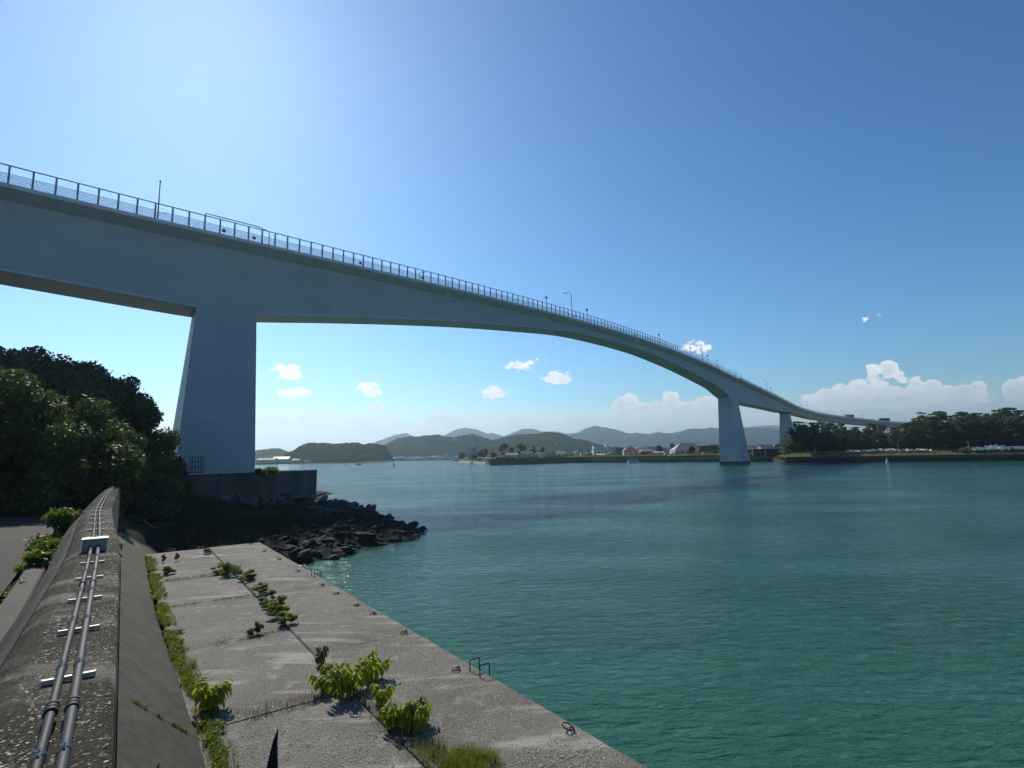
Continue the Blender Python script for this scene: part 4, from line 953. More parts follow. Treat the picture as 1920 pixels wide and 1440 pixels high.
# grass on the shaded foreshore
sp_ = []
for _ in range(2500):
    p, t = rnd.uniform(2.5, 12), rnd.uniform(33, 52)
    if sdist(p, t) > 3.5 and mnoise.noise(Vector((p * .3, t * .3, 5))) > -.15: sp_.append(PT(p, t, gz(p, t) - .02))
M['shade'] = leafmat('shade_toned_grass', (.012, .022, .006), (.032, .045, .014), .25)  # separate darker grass tone carries the foreshore's shade in its colour
blades(sp_, 'foreshore_grass', M['shade'], 8, .4, 14000, 'grass toned dark for the shade of the foreshore below the platform', 'grass', 'stuff', width=.014, spread=.2, lean=.8)

# ------------------------------------------------------------------ far shore
def prism(name, poly, z0, z1, mat, kind='structure', mtop=None):
    n = len(poly); V = [(x, y, z) for z in (z0, z1) for x, y in poly]
    Fc = [tuple(range(n - 1, -1, -1)), tuple(range(n, 2 * n))] + [(i, (i + 1) % n, (i + 1) % n + n, i + n) for i in range(n)]
    o = mesh(name, V, Fc, [mat, mtop or mat])
    for pl in o.data.polygons:
        if pl.normal.z > .9: pl.material_index = 1
    if kind: o['kind'] = kind
    return o
M['quaywall'] = pmat('far_quay_wall', varied((.03, .032, .032), (.065, .066, .064), .25, .4, .1, 1.2, True), rough=.8)
A_ = (135.2, 268.3); B_ = (218.8, 232.5)
far_poly = [(-1400, 640), (-560, 700), (-347, 811), (-300, 1000), (-267, 1190), (-130, 1178), (-75, 1000), (-65, 648), (-19, 420), (39.9, 416), (90, 362), (126, 331.6), (149, 314), (150, 290), A_, B_, (330, 185), (700, 60), (3000, -400), (9000, -400), (9000, 9200), (-9000, 9200), (-9000, 640)]
prism('land', far_poly, -3, 1.9, M['quaywall'], mtop=M['grassfar'])
# raised town ground and grass bank behind the quay edge
prism('bank', [(-60, 660), (-14, 428), (41, 423), (95, 370), (131, 339), (155, 322), (158, 297), (160, 275), (222, 247), (335, 200), (700, 80), (1600, 400), (1600, 1100), (-120, 1100), (-118, 1000)], 1.8, 4.2, M['grassfar'], mtop=M['grassfar'])
bdir = Vector((B_[0] - A_[0], B_[1] - A_[1], 0)).normalized(); nb = Vector((.394, .919, 0))
V = []; Fc = []; kk_ = [i * 4 - 2 for i in range(40)]; dd_ = (1.4, 3, 5, 7, 9, 12, 16, 40, 120)
for k in kk_:
    for d_ in dd_:
        zz_ = 3.0 + 2.4 * max(0, min(1, (d_ - 2.5) / 8)) + .25 * mnoise.noise(Vector((k * .15, d_ * .3, 0)))
        if d_ == 1.4: zz_ = 2.5
        e_ = min(1, max(0, (k + 2) / 14)); zz_ = 3.0 + (zz_ - 3.0) * e_ if d_ > 1.4 else zz_
        P0_ = Vector((*A_, 0)) + bdir * k + nb * d_; V.append((P0_.x, P0_.y, zz_))
for i in range(len(kk_) - 1):
    for j in range(len(dd_) - 1): a = i * len(dd_) + j; Fc.append((a, a + len(dd_), a + len(dd_) + 1, a + 1))
tag(mesh('bank', V, Fc, M['grassfar'], smooth=True), kind='structure')
bb = B()
def edge_strip(pts, w_, z0, z1):
    rg = []
    for i, (x, y) in enumerate(pts):
        a = Vector(pts[max(i - 1, 0)]); c_ = Vector(pts[min(i + 1, len(pts) - 1)]); d_ = (c_ - a).normalized(); n_ = Vector((-d_.y, d_.x))
        rg.append([Vector((x, y, z0)), Vector((x, y, z1)), Vector((x + n_.x * w_, y + n_.y * w_, z1)), Vector((x + n_.x * w_, y + n_.y * w_, z0))])
    return B().sweep(rg)
rb = edge_strip([(149, 291), A_, B_, (330, 185), (500, 125)], 1.6, -2, 2.95)
rbo = rb.obj('right_quay', [M['quaywall'], M['sand']]); 
for pl in rbo.data.polygons:
    if abs(pl.normal.z) > .9: pl.material_index = 1
tag(rbo, 'long dark quay wall with a pale coping in front of the pine wood', 'quay wall')
rbo.name = 'quay_wall'
lb_ = edge_strip([(-19, 419.5), (39.9, 415.5), (90, 361.5), (126, 331), (149, 313.5)], 1.5, -2, 2.35)
o = lb_.obj('quay_wall', [M['quaywall'], M['sand']]); tag(o, 'low dark quay wall with pale top in front of the town', 'quay wall')
for pl in o.data.polygons:
    if abs(pl.normal.z) > .9: pl.material_index = 1
bw = edge_strip([(-16.0, 369), (-15.6, 365.6), (14, 374), (40.5, 401), (52, 404)], 5, -2, 3.9)
tag(bw.obj('breakwater', M['quaywall']), 'dark high concrete breakwater in front of the town houses', 'breakwater')
jt = edge_strip([(-64, 640), (-40, 520), (-19, 421)], 6, -2, 1.35)
tag(jt.obj('jetty', M['sand']), 'low pale stone jetty left of the dark breakwater', 'jetty')
bb = B(); bb.add([(a.x, a.y, z) for z in (3.3, 4.1) for a in (atz(1255, 858, 3.3), atz(1326, 857, 3.3), atz(1326, 857, 3.3) + Vector((0, 3, 0)), atz(1255, 858, 3.3) + Vector((0, 3, 0)))], [(0, 3, 2, 1), (4, 5, 6, 7), (0, 1, 5, 4), (1, 2, 6, 5), (2, 3, 7, 6), (3, 0, 4, 7)])
def lowbox(name, u0, u1, y, z0, z1, depth, mat, label, cat):
    a = aty(u0, 850, y); c_ = aty(u1, 850, y); o_ = B().box(a.x, c_.x, y, y + depth, z0, z1).obj(name, mat); return tag(o_, label, cat)
lowbox('floodwall', 1255, 1326, 352, 4.0, 4.75, 3, WALLC['white'], 'bright white low bank wall in front of the big brown roofed hall', 'wall')
lowbox('floodwall', 1412, 1502, 318, 3.2, 7.4, 1, M['quaywall'], 'long dark wall between the pier in the water and the pines', 'wall')
lowbox('floodwall', 930, 1075, 424, 3.2, 5.0, 1, M['quaywall'], 'long dark wall behind the breakwater', 'wall')

# white rubble on the right bank
prs = [rock_mesh(20 + i, 1, .7, .5) for i in range(4)]
for me in prs: me.materials.append(M['paleRock'])
def rubble(n, u0, u1, d0, d1, r0, r1, z, label, group):
    for i in range(n):
        u = rnd.uniform(u0, u1); e = atz(u, 860, 0); a = Vector((*A_, 0))
        # intersect view direction with the quay line, then step inland
        dd = ray(u, 855); t_ = ((a.x * bdir.y - a.y * bdir.x)) / (dd.x * bdir.y - dd.y * bdir.x); P = Vector((dd.x * t_, dd.y * t_, 0)); k = rnd.uniform(d0, d1); P += nb * k + Vector((rnd.uniform(-.5, .5), 0, 0))
        r_ = rnd.uniform(r0, r1); o_ = bpy.data.objects.new('rubble_stone', rnd.choice(prs)); col.objects.link(o_); o_.location = (P.x, P.y, z + (k - d0) / (d1 - d0) * (r1 * 1.2) * (1 - abs(u - (u0 + u1) / 2) / (u1 - u0) * .8)); o_.scale = (r_ * 1.2, r_, r_); o_.rotation_euler = (rnd.uniform(-.5, .5), rnd.uniform(-.5, .5), rnd.uniform(0, 6))
        tag(o_, label, 'stone', group)
rubble(75, 1588, 1756, 6.0, 9.0, .5, .8, 5.0, 'small pale stone in the low rubble band in front of the pine wood', 'pale rubble band')
rubble(70, 1835, 1935, 5.0, 9.5, .8, 1.3, 5.0, 'large pale boulder in the heap at the right edge in front of the pines', 'pale boulder heap')
# rough grass fronting
fr_ = []
for _ in range(2600):
    k = rnd.uniform(-2, 140); d_ = rnd.uniform(2, 14); e_ = min(1, max(0, (k + 2) / 14)); fr_.append(Vector((*A_, 0)) + bdir * k + nb * d_ + Vector((0, 0, 2.95 + e_ * 2.4 * max(0, min(1, (d_ - 2.5) / 8)))))
blades(fr_, 'bank_grass', M['grass'], 11, .4, 13000, 'rough grass on the bank in front of the pine wood', 'grass', 'stuff', width=.07, spread=.5, lean=.9)
fr_ = []
for (x0, y0), (x1, y1) in (((-14, 429), (41, 424)), ((41, 423), (95, 370)), ((95, 370), (131, 339)), ((131, 339), (155, 322))):
    for _ in range(500):
        k = rnd.random(); fr_.append(Vector((x0 + (x1 - x0) * k, y0 + (y1 - y0) * k + rnd.uniform(-1, 8), 4.1)))
blades(fr_, 'bank_grass', M['grass'], 12, 1.1, 14000, 'yellowish grass along the town waterfront', 'grass', 'stuff', width=.09, spread=.8, lean=.8)

# ------------------------------------------------------------------ pines
def pine_proto(seed, n=5200):
    r_ = random.Random(seed); h = 17.0; root = empty('pine_tree', 'pine', 'tree', (0, 0, 0), 'pines of the wood on the far bank')
    lean = (r_.uniform(-1.2, 1.2), r_.uniform(-.8, .8)); trunk_mesh(h * .93, .32, lean, 6, seed, 2.6).obj('trunk', M['bark'], root)
    cl = []
    for i in range(44):
        f = r_.uniform(.26, 1); rad = 5.0 * (1 - max(0, f - .55) * 1.45) * r_.uniform(.15, 1); a = r_.uniform(0, 6.28); k = r_.uniform(1.1, 2.0) * (1.15 - .45 * f)
        cl.append(((lean[0] * f + math.cos(a) * rad, lean[1] * f + math.sin(a) * rad, h * f - .4), (k, k, k * .42)))
    leaves(n, cl, .30, seed, aspect=.42, up_bias=.8, mat=M['pine'], name='crown', parent=root)
    return root
protos = [pine_proto(i + 1) for i in range(5)]; used = [False] * 5
tops = [(1440, 838), (1478, 812), (1490, 790), (1530, 785), (1560, 790), (1600, 793), (1660, 795), (1700, 792), (1722, 777), (1740, 769), (1790, 772), (1830, 767), (1870, 768), (1920, 762), (2050, 758)]
def line_pt(u, k):
    a = Vector((*A_, 0)); dd = ray(u, 855); nn_ = Vector((dd.x, dd.y, 0)); o0 = a + nb * k; t_ = (o0.x * bdir.y - o0.y * bdir.x) / (nn_.x * bdir.y - nn_.y * bdir.x); return nn_ * t_
pc = []
for row, (k, u0, du) in enumerate(((15, 1492, 26), (22, 1503, 24), (30, 1486, 25), (40, 1498, 26))):
    u = u0
    while u < 2010:
        pc.append((row, u, k)); u += du * rnd.uniform(.8, 1.2)
pc.sort(key=lambda a: (a[0], a[1])); rn = ['front', 'second', 'third', 'rear']; cnt = [0] * 4
for j, (row, u, k) in enumerate(pc):
    P = line_pt(u, k + rnd.uniform(-2, 2)); vt = float(np.interp(u, [a for a, _ in tops], [b for _, b in tops])) + rnd.uniform(-2, 7) + (0 if row >= 2 else 12 - 5 * row)
    zt = aty(u, vt, P.y).z; h = max(7, zt - 5.1); i = j % 5; sc = h / 17.0
    lab = f'{ordn[cnt[row]]} pine from the left in the {rn[row]} row of the wood on the right bank'; cnt[row] += 1
    if not used[i]: r_ = protos[i]; used[i] = True; r_.location = (P.x, P.y, 5.0); r_.rotation_euler.z = rnd.uniform(0, 6); r_.scale = (sc * 1.1, sc * 1.1, sc); r_['label'] = lab
    else: dup(protos[i], (P.x, P.y, 5.0), rnd.uniform(0, 6), (sc * 1.1, sc * 1.1, sc), lab)
# deep wood behind the pines, one mass
cl = [((P.x, P.y, 3 + rnd.uniform(1, 7)), (4.5, 4.5, 3.2)) for P in [line_pt(u, kk) for u in range(1480, 2030, 11) for kk in (34, 48)]]
tc_ = []
for _ in range(150):
    (x0, y0), (x1, y1) = rnd.choice((((-14, 431), (41, 427)), ((41, 430), (95, 378)), ((95, 378), (131, 350)), ((131, 352), (185, 345)), ((150, 400), (220, 380)), ((0, 470), (120, 440)))); k = rnd.random(); r_ = rnd.uniform(.8, 2.1)
    tc_.append(((x0 + (x1 - x0) * k, y0 + (y1 - y0) * k + rnd.uniform(0, 9), 4.2 + r_ * .4), (r_ * 1.5, r_, r_)))
tag(leaves(9000, tc_, .38, 98, mat=M['leafDark'], name='hedges'), 'rough garden bushes scattered along the town waterfront', 'bushes', None, 'stuff')
tag(leaves(26000, cl, .7, 99, mat=M['pine'], name='undergrowth', aspect=.5), 'dark undergrowth filling the pine wood between the trunks', 'undergrowth', None, 'stuff')
for u, v, y, rr, hh, lab in ((1470, 838, 305, 4, 5, 'round bush left of the first pines'), (1543, 850, 268, 2.4, 2.6, 'bush at the foot of the first pines on the bank'), (1520, 852, 272, 2.0, 1.8, 'low bush by the corner of the right quay'), (1812, 842, 236, 3.0, 3.4, 'light green bush between the rubble band and the boulder heap')):
    a = aty(u, v, y); root = empty('bush', lab, 'bush', (a.x, a.y, 3.1)); B().tube([(0, 0, 0), (0, 0, hh * .5)], .12, 5).obj('stem', M['bark'], root)
    leaves(1800, clump_crown(0, 0, hh * .5, rr, rr, hh * .55, 9, u, .3, .5), .24, u, mat=M['leafShrub'], name='foliage', parent=root)
for u, v, y, hh, lab in ((1684, 834, 245, 4.5, 'pale post standing in the rubble band'), (1527, 838, 270, 5, 'pale thin pole in front of the first pines'), (1434, 838, 312, 5, 'pale pole on the bank between pier and pines'), (1815, 828, 238, 4.5, 'thin post rising from the light green bush')):
    a = aty(u, v, y); b_ = B(); b_.tube([(0, 0, 0), (0, 0, a.z - 3.1)], [.12, .09], 6); b_.tube([(0, 0, a.z - 3.1), (0, 0, a.z - 2.95)], .13, 6); tag(b_.obj('post', M['parapet'], loc=(a.x, a.y, 3.1)), lab, 'post')

# ------------------------------------------------------------------ houses of the far town
def house(u0, u1, vt, y, kind, wc, rc, label, storeys=1, base=4.2, depth=None, name='house', nwin=2, rfrac=.4):
    a = aty(u0, vt, y); c_ = aty(u1, vt, y); wd = c_.x - a.x; H = max(2.2, a.z - base); dp = depth or max(5, wd * .7)
    root = empty(name, label, 'house' if name == 'house' else 'building', ((a.x + c_.x) / 2, y + dp / 2, base), 'houses of the far shore', rz=0)
    x0, x1, y0, y1 = -wd / 2, wd / 2, -dp / 2, dp / 2; rh = H * rfrac if kind != 'flat' else .25; wh = H - rh
    inset = .35 if kind != 'flat' else .0
    bb = B(); bb.box(x0 + inset, x1 - inset, y0 + inset, y1 - inset, 0, wh)
    if kind == 'gabx': bb.add([(x0 + inset, y0 + inset, wh), (x0 + inset, y1 - inset, wh), (x0 + inset, 0, H - .1), (x1 - inset, y0 + inset, wh), (x1 - inset, y1 - inset, wh), (x1 - inset, 0, H - .1)], [(0, 2, 1), (3, 4, 5)])
    if kind == 'gaby': bb.add([(x0 + inset, y0 + inset, wh), (x1 - inset, y0 + inset, wh), (0, y0 + inset, H - .1)], [(0, 1, 2)])
    bb.obj('wall', WALLC[wc], root)
    bb = B(); t_ = .18
    if kind == 'gabx':
        for e in (0, -t_): bb.add([(x0, y0, wh + e), (x1, y0, wh + e), (x1, 0, H + e), (x0, 0, H + e), (x0, y1, wh + e), (x1, y1, wh + e)], [(0, 1, 2, 3), (3, 2, 5, 4)])
        bb.box(x0, x1, y0, y0 + .05, wh - t_, wh)
    elif kind == 'gaby':
        for e in (0, -t_): bb.add([(x0, y0, wh + e), (0, y0, H + e), (0, y1, H + e), (x0, y1, wh + e), (x1, y0, wh + e), (x1, y1, wh + e)], [(0, 1, 2, 3), (1, 4, 5, 2)])
    elif kind == 'hip':
        k = min(wd, dp) * .45; r0, r1 = (x0 + k, x1 - k) if wd > dp else (0, 0)
        bb.add([(x0, y0, wh), (x1, y0, wh), (x1, y1, wh), (x0, y1, wh), (r0, 0, H), (r1, 0, H)], [(0, 1, 5, 4), (1, 2, 5), (2, 3, 4, 5), (3, 0, 4), (0, 3, 2, 1)])
    else: bb.box(x0 - .3, x1 + .3, y0 - .3, y1 + .3, wh, H)
    bb.obj('roof', ROOFC[rc], root)
    rr_ = random.Random(int(u0 * 7 + vt)); yf = y0 + inset - .03
    for fl_ in range(storeys):
        zc = wh * (fl_ + .55) / storeys
        for i in range(nwin):
            xc = x0 + wd * (i + .5 + rr_.uniform(-.12, .12)) / nwin; ww = wd * .28 / nwin * 2 * .6; hh = min(.75, wh / storeys * .25)
            B().box(xc - ww / 2, xc + ww / 2, yf - .03, yf + .02, zc - hh, zc + hh).obj('window', M['glass'], root)
    return root
HS = [ # u0,u1,vtop,y,kind,wall,roof,label,storeys,extra
 (1060, 1076, 848, 440, 'gabx', 'grey', 'grey', 'small grey gabled house right above the end of the dark breakwater', 1),
 (1077, 1088, 845, 470, 'gaby', 'cream', 'pale', 'cream house with pale roof, two left of the long white building', 1),
 (1088, 1101, 843.5, 455, 'gabx', 'white', 'pale', 'white house with pale roof left of the long white building', 2),
 (1099, 1112, 847, 430, 'hip', 'brown', 'grey', 'low brown house directly left of the long white building', 1),
 (1155, 1170, 840, 430, 'gabx', 'dark', 'grey', 'dark walled house between the long white building and the red roof', 2),
 (1200, 1212, 839, 500, 'gabx', 'white', 'white', 'white roofed house behind the red roofed one', 1),
 (1200, 1230, 841.5, 420, 'hip', 'brown', 'brown', 'brown roofed house right of the red roof', 1),
 (1216, 1228, 837.5, 520, 'gabx', 'white', 'pale', 'pale house seen over the brown roof right of the red one', 1),
 (1226, 1247, 846.5, 405, 'gabx', 'cream', 'white', 'low house with white roof below the dark conical tree', 1),
 (1241, 1264, 840, 450, 'gabx', 'grey', 'grey', 'grey house between the conical tree and the tall round tree', 2),
 (1311, 1346, 836, 380, 'flat', 'dark', 'dark', 'dark two storey flat roofed house left of the pier in the water', 2),
 (1330, 1350, 833.5, 410, 'flat', 'grey', 'pale', 'pale flat roof behind the dark flat roofed house', 1),
 (1400, 1418, 837, 340, 'gabx', 'brown', 'pale', 'house with pale roof just right of the pier in the water', 1),
 (1427, 1452, 833.5, 390, 'gabx', 'cream', 'brown', 'brown roofed house seen under the bridge side span', 1),
 (1450, 1472, 832.5, 400, 'hip', 'white', 'grey', 'grey hip roofed house beside the bushes left of the pines', 1),
 (948, 972, 849.5, 430, 'gabx', 'cream', 'brown', 'brownish roofed house at the left end behind the breakwater', 1),
 (976, 999, 846, 440, 'gabx', 'white', 'grey', 'white walled house with grey roof behind the breakwater', 2),
 (1000, 1021, 848, 450, 'hip', 'grey', 'grey', 'grey hip roofed house right of the white walled one', 1),
 (1010, 1019, 856, 422, 'flat', 'white', 'white', 'tiny white flat shed behind the breakwater gap', 1),
 (1023, 1043, 847, 470, 'gabx', 'brown', 'dark', 'dark roofed house in the middle of the breakwater row', 1),
 (1043, 1060, 845.5, 455, 'gabx', 'white', 'white', 'white roofed house near the right end of the breakwater', 1),
 (965, 992, 857.5, 421, 'flat', 'grey', 'white', 'long low shed with a bright white roof on the breakwater', 1),
 (1118, 1136, 851, 408, 'gabx', 'white', 'white', 'small white roofed house in front of the long white building', 1),
 (1138, 1155, 848, 412, 'gaby', 'white', 'pale', 'white gable fronted house in front of the long white building right end', 1),
 (840, 852, 852, 620, 'flat', 'white', 'pale', 'white low building at the jetty head', 1), (850, 860, 855, 600, 'gabx', 'white', 'blue', 'small blue roofed boathouse beside the jetty head building', 1)]
for a in HS: house(*a[:8], storeys=a[8])
rb2 = [(1064, 846.5), (1073, 845), (1094, 842), (1107, 843.5), (1158, 837.5), (1176, 836.5), (1188, 837), (1206, 838), (1222, 836), (1249, 838.5), (1258, 837), (1302, 834), (1340, 832.5), (1409, 834.5), (1421, 835), (1437, 831.5), (1462, 831), (985, 844), (1008, 845), (1034, 845.5), (1052, 844)]
for i, (u, v) in enumerate(rb2):
    house(u, u + rnd.uniform(9, 15), v + 1.5, 510 + rnd.uniform(0, 60), rnd.choice(['gabx', 'hip', 'gabx', 'gaby']), rnd.choice(['white', 'grey', 'cream', 'brown']), rnd.choice(['grey', 'pale', 'grey', 'dark', 'brown']), f'{ordn[i]} roof from the left in the back row of the town' if i < 17 else f'{ordn[i - 17]} roof from the left in the back row behind the breakwater', nwin=2)
r_ = house(1113, 1154, 843, 438, 'flat', 'white', 'white', 'long white building with two roof towers and a mast', 1, 4.2, 12, 'building', 6)
z0 = aty(1113, 843, 438).z - 4.2
for x0, x1, v in ((-8.6, -6, 835.5), (1.6, 4.2, 834)): zt = aty(1130, v, 438).z - 4.2; B().box(x0 * 1.0, x1 * 1.0, -3, 3, z0 + .02, zt).obj('roof_tower', WALLC['white'], r_)
B().box(-6, 1.6, -2.5, 2.5, z0 + .02, z0 + 2.2).obj('roof_block', WALLC['blue'], r_); B().tube([(-1, 0, z0), (-1, 0, z0 + 9)], .1, 5).obj('mast', M['dkmetal'], r_)
r_ = house(1169, 1197, 838.5, 420, 'hip', 'blue', 'red', 'pale blue house with the bright red hipped roof', 2, nwin=3, rfrac=.42)
r_ = house(1264, 1322, 830.5, 400, 'hip', 'white', 'brown', 'big hall with a wide brown grey roof and white columns', 1, 4.2, 15, 'building', 6, .6)
for i in range(7): B().tube([(-9 + i * 2.1, -7.3, 0), (-9 + i * 2.1, -7.3, 3.6)], .16, 6).obj('column', WALLC['white'], r_)
r_ = house(878, 893, 839.5, 520, 'flat', 'grey', 'pale', 'multi storey grey building with white balconies among the trees', 3, 3, 14, 'building', 2)
hh = aty(878, 839.5, 520).z - 3
for k in (.45, .62, .8): B().box(-3.9, -.5, -8.0, -7.02, hh * k, hh * k + .9).obj('balcony', WALLC['white'], r_)
# left far shore sheds
FL = [(480, 515, 859, 780, 'gabx', 'grey', 'grey', 'large grey shed nearest the pier on the far left shore'), (510, 541, 856.5, 830, 'gabx', 'grey', 'dark', 'dark roofed shed right of the large grey shed'),
      (543, 560, 860.5, 850, 'gabx', 'grey', 'white', 'shed with bright white roof below the wooded headland'), (570, 576, 862.5, 900, 'flat', 'white', 'white', 'smallest white hut below the headland'), (581, 588, 863.5, 930, 'gabx', 'white', 'white', 'white boathouse below the middle of the headland'),
      (597, 611, 859.5, 990, 'gabx', 'grey', 'pale', 'pale roofed building below the middle of the headland'), (630, 638, 861, 1080, 'gabx', 'white', 'white', 'white hut towards the right of the headland')]
for a in FL: house(*a, base=2, depth=14, nwin=1)
cols_ = ['white', 'cream', 'white', 'grey', 'white']
for i in range(19):
    u = 737 + i * 6.0 + rnd.uniform(-1, 1)
    if 828 < u < 848: continue
    house(u, u + rnd.uniform(4.0, 6.5), 856.8 - (u - 737) * .02 + rnd.uniform(-1.5, 1.2), 1215 + rnd.uniform(0, 30), rnd.choice(['gabx', 'flat', 'gabx']), rnd.choice(cols_), rnd.choice(['grey', 'pale', 'white']), f'{ordn[i]} small house from the left in the distant row under the wooded ridge', base=1.9, depth=9, nwin=1)
house(830, 848, 850.5, 1230, 'flat', 'blue', 'pale', 'larger pale blue block at the right end of the distant house row', 3, 1.9, 14, 'building', 3)
# utility poles in the town
for i, (u, v, y, l) in enumerate(((1212, 834, 430, 'utility pole right of the red roof'), (1181, 833, 445, 'utility pole behind the red roofed house'), (1251, 838, 400, 'utility pole left of the tall round tree'), (1098, 838, 440, 'utility pole left of the long white building'), (1302, 829, 395, 'utility pole in front of the big hall'), (1420, 829, 380, 'utility pole seen right of the pier in the water'), (1443, 826, 420, 'lattice like pole beneath the side span'))):
    a = aty(u, v, y); root = empty('utility_pole', l, 'utility pole', (a.x, y, 3.2), 'utility poles of the town'); h = a.z - 3.2; B().tube([(0, 0, 0), (0, 0, h)], [.2, .13], 6).obj('pole', M['parapet'], root); B().box(-1, 1, -.08, .08, h * .88, h * .88 + .15).obj('crossarm', M['dkmetal'], root)
# cars and covered boat on the waterfront
for u, l, c_, y in ((1251, 'white car parked on the waterfront left of the white bank wall', 'white', 350), (1322, 'grey car parked below the dark flat roofed house', 'grey', 352)):
    a = aty(u, 850, y); root = empty('parked_car', l, 'car', (a.x, y, 4.25)); b_ = B(); b_.sweep([[(x, y_, z) for x, z in ((-2.1, .35), (2.1, .35), (2.1, .85), (1.3, .95), (.7, 1.5), (-1.2, 1.5), (-2.05, .95))] for y_ in (-.85, .85)]); b_.obj('body', WALLC[c_], root)
    B().box(-1.15, .8, -.87, .87, 1.0, 1.38).obj('window', M['glass'], root)
    for x in (-1.3, 1.3): B().tube([(x, -.9, .35), (x, .9, .35)], .33, 10).obj('wheel', M['dkmetal'], root)
# ---- boats and buoys
def hull(L, Wd, H, mat, parent):
    rg = []
    for k in (0, .25, .5, .75, .92, 1.0):
        wv = Wd / 2 * (1, 1, 1, .8, .4, .04)[(0, .25, .5, .75, .92, 1.0).index(k)]; x = -L / 2 + L * k; sh = H * (1 + .35 * k * k)
        rg.append([(x, -wv, sh), (x, -wv * .8, .1), (x, 0, -.25), (x, wv * .8, .1), (x, wv, sh)])
    b_ = B(); b_.sweep(rg, closed=True); return b_.obj('hull', mat, parent)
a = atz(673, 870.5, 0); a = Vector((a.x, a.y, 0)); a *= .9; bo = empty('motorboat', 'small dark motorboat with a white wake on the far water', 'boat', a, rz=R(10))
hull(5.4, 2.0, .8, WALLC['dark'], bo); B().box(-1.2, .7, -.7, .7, .7, 1.9).obj('cabin', WALLC['grey'], bo)
b_ = B(); b_.box(-9, -2.9, -.9, .9, .01, .1); b_.box(2.2, 3.6, -1.1, 1.1, .01, .22); b_.obj('wake', M['tie'], bo)
a = aty(813, 858, 405); 
a = aty(1185, 862, 372); bo = empty('covered_boat', 'small boat under a blue cover at the foot of the waterfront', 'boat', (a.x, 345, 0), rz=0); bo.location = (aty(1187, 860, 352).x, 352, .2); hull(7, 2.4, 1.0, WALLC['white'], bo); b_ = B(); b_.sweep([[(x, -1.2, 1.3), (x, 0, 2.3), (x, 1.2, 1.3)] for x in (-3.3, 2.4)], closed=True); b_.obj('cover', ROOFC['blue'], bo)
def buoy(u, v, h, dark, label):
    a = atz(u, v, 0); root = empty('buoy', label, 'buoy', (a.x, a.y, 0)); c1 = M['dkmetal'] if dark else M['lampwhite']
    b_ = B(); b_.tube([(0, 0, -.4), (0, 0, .1), (0, 0, .8), (0, 0, 1.0)], [.9 * h / 6, 1.3 * h / 6, 1.2 * h / 6, .6 * h / 6], 12); b_.obj('float', M['rust'] if dark else WALLC['cream'], root)
    b_ = B(); b_.tube([(0, 0, .9), (0, 0, h * .75)], [.45 * h / 6, .14 * h / 6], 8); b_.obj('tower', c1, root); b_ = B(); b_.tube([(0, 0, h * .75), (0, 0, h)], [.3 * h / 6, .1 * h / 6], 8); b_.obj('lantern', c1, root)
buoy(739, 873.5, 3.8, True, 'dark channel buoy on the far water left of the jetty'); buoy(1663.5, 867.5, 2.6, False, 'small pale buoy in front of the right quay wall')

# town and shore trees
TT = [(866, 846, 500, 7, 'leftmost round tree on the jetty side'), (905, 840, 470, 9.5, 'wide tree beside the multi storey building'), (890, 850, 450, 5, 'low tree in front of the multi storey building'), (925, 846, 460, 6, 'tree between the wide tree and the biggest one'), (948, 829, 460, 13, 'biggest round tree behind the breakwater'),
      (978, 828.5, 480, 9, 'tall upright tree right of the biggest one'), (1000, 836, 490, 8, 'tree behind the white walled house'), (1016, 838, 500, 7, 'rightmost tree of the clump behind the breakwater'), (1236, 832, 420, 5.5, 'dark conical tree between the pale houses'), (1264, 824.5, 420, 6.5, 'tall round tree left of the big hall'),
      (1296, 834, 385, 5.2, 'tree in front of the big hall'), (1334, 843, 372, 5, 'low tree by the dark flat roofed house'), (1405, 834, 380, 4, 'tree just right of the pier in the water')]
for i, (u, v, y, wd, l) in enumerate(TT):
    a = aty(u, v, y); h = a.z - 3.0; tree('round_tree', l, Vector((a.x, y, 3.9)), h - .9, wd * .5, wd * .5, h * .45, M['leafDark'], 2600, .42, 200 + i, 14, 'trees of the far town', .25)

# ------------------------------------------------------------------ hills
def hill(name, ridge, y, depth, front_z, mat, rough_a, rough_s, mask_kind='structure', canopy=None):
    us = np.linspace(ridge[0][0], ridge[-1][0], int((ridge[-1][0] - ridge[0][0]) / (1.6 if canopy else 3)) + 2); rows = 26; V = []; Fc = []
    for j in range(rows + 6):
        f = j / (rows - 1)
        for u in us:
            vt = float(np.interp(u, [a for a, _ in ridge], [b for _, b in ridge])); P = aty(u, vt, y); yy = y - depth * (1 - f) if f <= 1 else y + depth * (f - 1) * 1.5
            zt = max(P.z, front_z); prof = math.sin(min(f, 1) * math.pi / 2) ** .85 if f <= 1 else max(0, 1 - (f - 1) * 4)
            x = P.x * (yy / y) ** .35; nz = mnoise.fractal(Vector((x * rough_s, yy * rough_s, 0)), 1, 2, 4) * rough_a * min(1, (1 - abs(f - .55)) * 1.2) * (0.0 if .96 < f < 1.04 else 1)
            zc = 0
            if canopy: zc = canopy[0] * (1 - 2 * abs(mnoise.noise(Vector((x / canopy[1], yy / canopy[1], 7)))))
            V.append((x, yy, front_z + (zt - front_z - (canopy[0] if canopy else 0)) * prof + (nz + zc) * min(1, f * 3)))
    n = len(us)
    for j in range(rows + 5):
        for i in range(n - 1): a = j * n + i; Fc.append((a, a + 1, a + n + 1, a + n))
    return tag(mesh(name, V, Fc, mat, smooth=True), kind=mask_kind)
hill('hills', [(534, 867), (539, 860), (541, 856), (550, 846), (565, 836), (580, 831), (605, 829.5), (625, 832), (645, 830), (672, 829), (683, 833), (695, 830), (710, 832), (722, 835), (731, 846), (736, 862)], 1010, 90, 1.9, M['hill'], 3, .03, canopy=(3.0, 9))
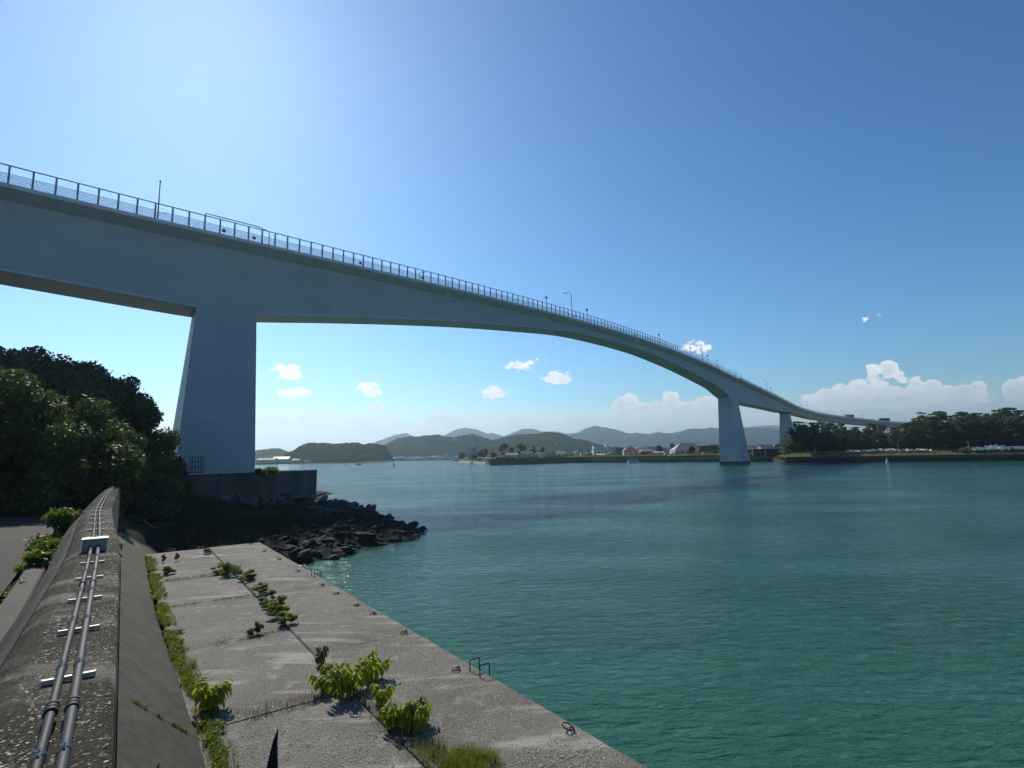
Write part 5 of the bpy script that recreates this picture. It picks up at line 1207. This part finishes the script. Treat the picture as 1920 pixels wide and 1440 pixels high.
hill('hills', [(660, 850), (700, 845), (728, 836), (750, 825), (780, 819.5), (810, 817), (822, 816), (836, 821), (850, 822), (870, 817), (885, 815), (905, 819), (921, 824), (945, 819), (965, 815.5), (985, 815), (1000, 814), (1020, 813), (1040, 815), (1060, 820), (1085, 826), (1100, 830), (1125, 836), (1150, 842), (1200, 848)], 1750, 420, 1.9, M['hill'], 10, .012, canopy=(4.0, 16))
hill('hills', [(380, 862), (440, 855), (470, 850), (482, 847.5), (495, 844), (512, 841), (530, 843), (545, 848), (570, 856)], 1700, 250, 1.9, M['hill'], 6, .012, canopy=(4, 16))
hill('mountains', [(560, 850), (640, 842), (700, 838), (722, 832), (745, 821), (765, 816), (780, 820), (830, 822), (845, 814), (862, 808), (877, 806), (897, 809), (912, 816), (925, 815), (945, 821), (960, 814), (978, 806), (998, 807), (1015, 812), (1035, 812), (1060, 814), (1083, 813), (1097, 806), (1110, 802.5), (1125, 803), (1137, 808), (1150, 813), (1165, 815), (1177, 813), (1190, 815.5), (1205, 815), (1225, 812), (1235, 814.5), (1250, 815.5), (1265, 813.5), (1290, 811), (1313, 806), (1325, 808), (1345, 807), (1370, 808), (1395, 806), (1407, 804), (1425, 806), (1450, 809), (1480, 808), (1520, 812), (1700, 815), (1990, 822)], 5200, 1600, 2, M['mount'], 55, .0022)
hill('mountains', [(1300, 815), (1380, 803), (1410, 800), (1440, 797.5), (1460, 801), (1480, 800), (1540, 806), (1700, 812), (1950, 820)], 8600, 1200, 2, M['mount'], 40, .002)
for u, v, y, l in ((871, 800, 5190, 'thin radio mast on the distant peak at centre left'), (876, 803, 5190, 'second shorter mast on the same distant peak'), (1232, 808, 5190, 'thin mast on the distant ridge above the town')):
    a = aty(u, v, y); b_ = B(); b_.tube([(0, 0, -60), (0, 0, 0)], [2.4, 1.2], 5); tag(b_.obj('radio_mast', M['parapet'], loc=a), l, 'mast')

# ------------------------------------------------------------------ haze
hm = bpy.data.materials.new('haze_volume'); hm.use_nodes = True; nt = hm.node_tree; nt.nodes.clear()
pv = N(nt, 'ShaderNodeVolumePrincipled'); pv.inputs['Color'].default_value = (.66, .86, 1, 1); pv.inputs['Density'].default_value = .00015; pv.inputs['Anisotropy'].default_value = .62
out = N(nt, 'ShaderNodeOutputMaterial'); nt.links.new(pv.outputs[0], out.inputs['Volume'])
tag(B().box(-9600, 9600, -700, 9900, -4.2, 420).obj('haze', hm), kind='stuff')
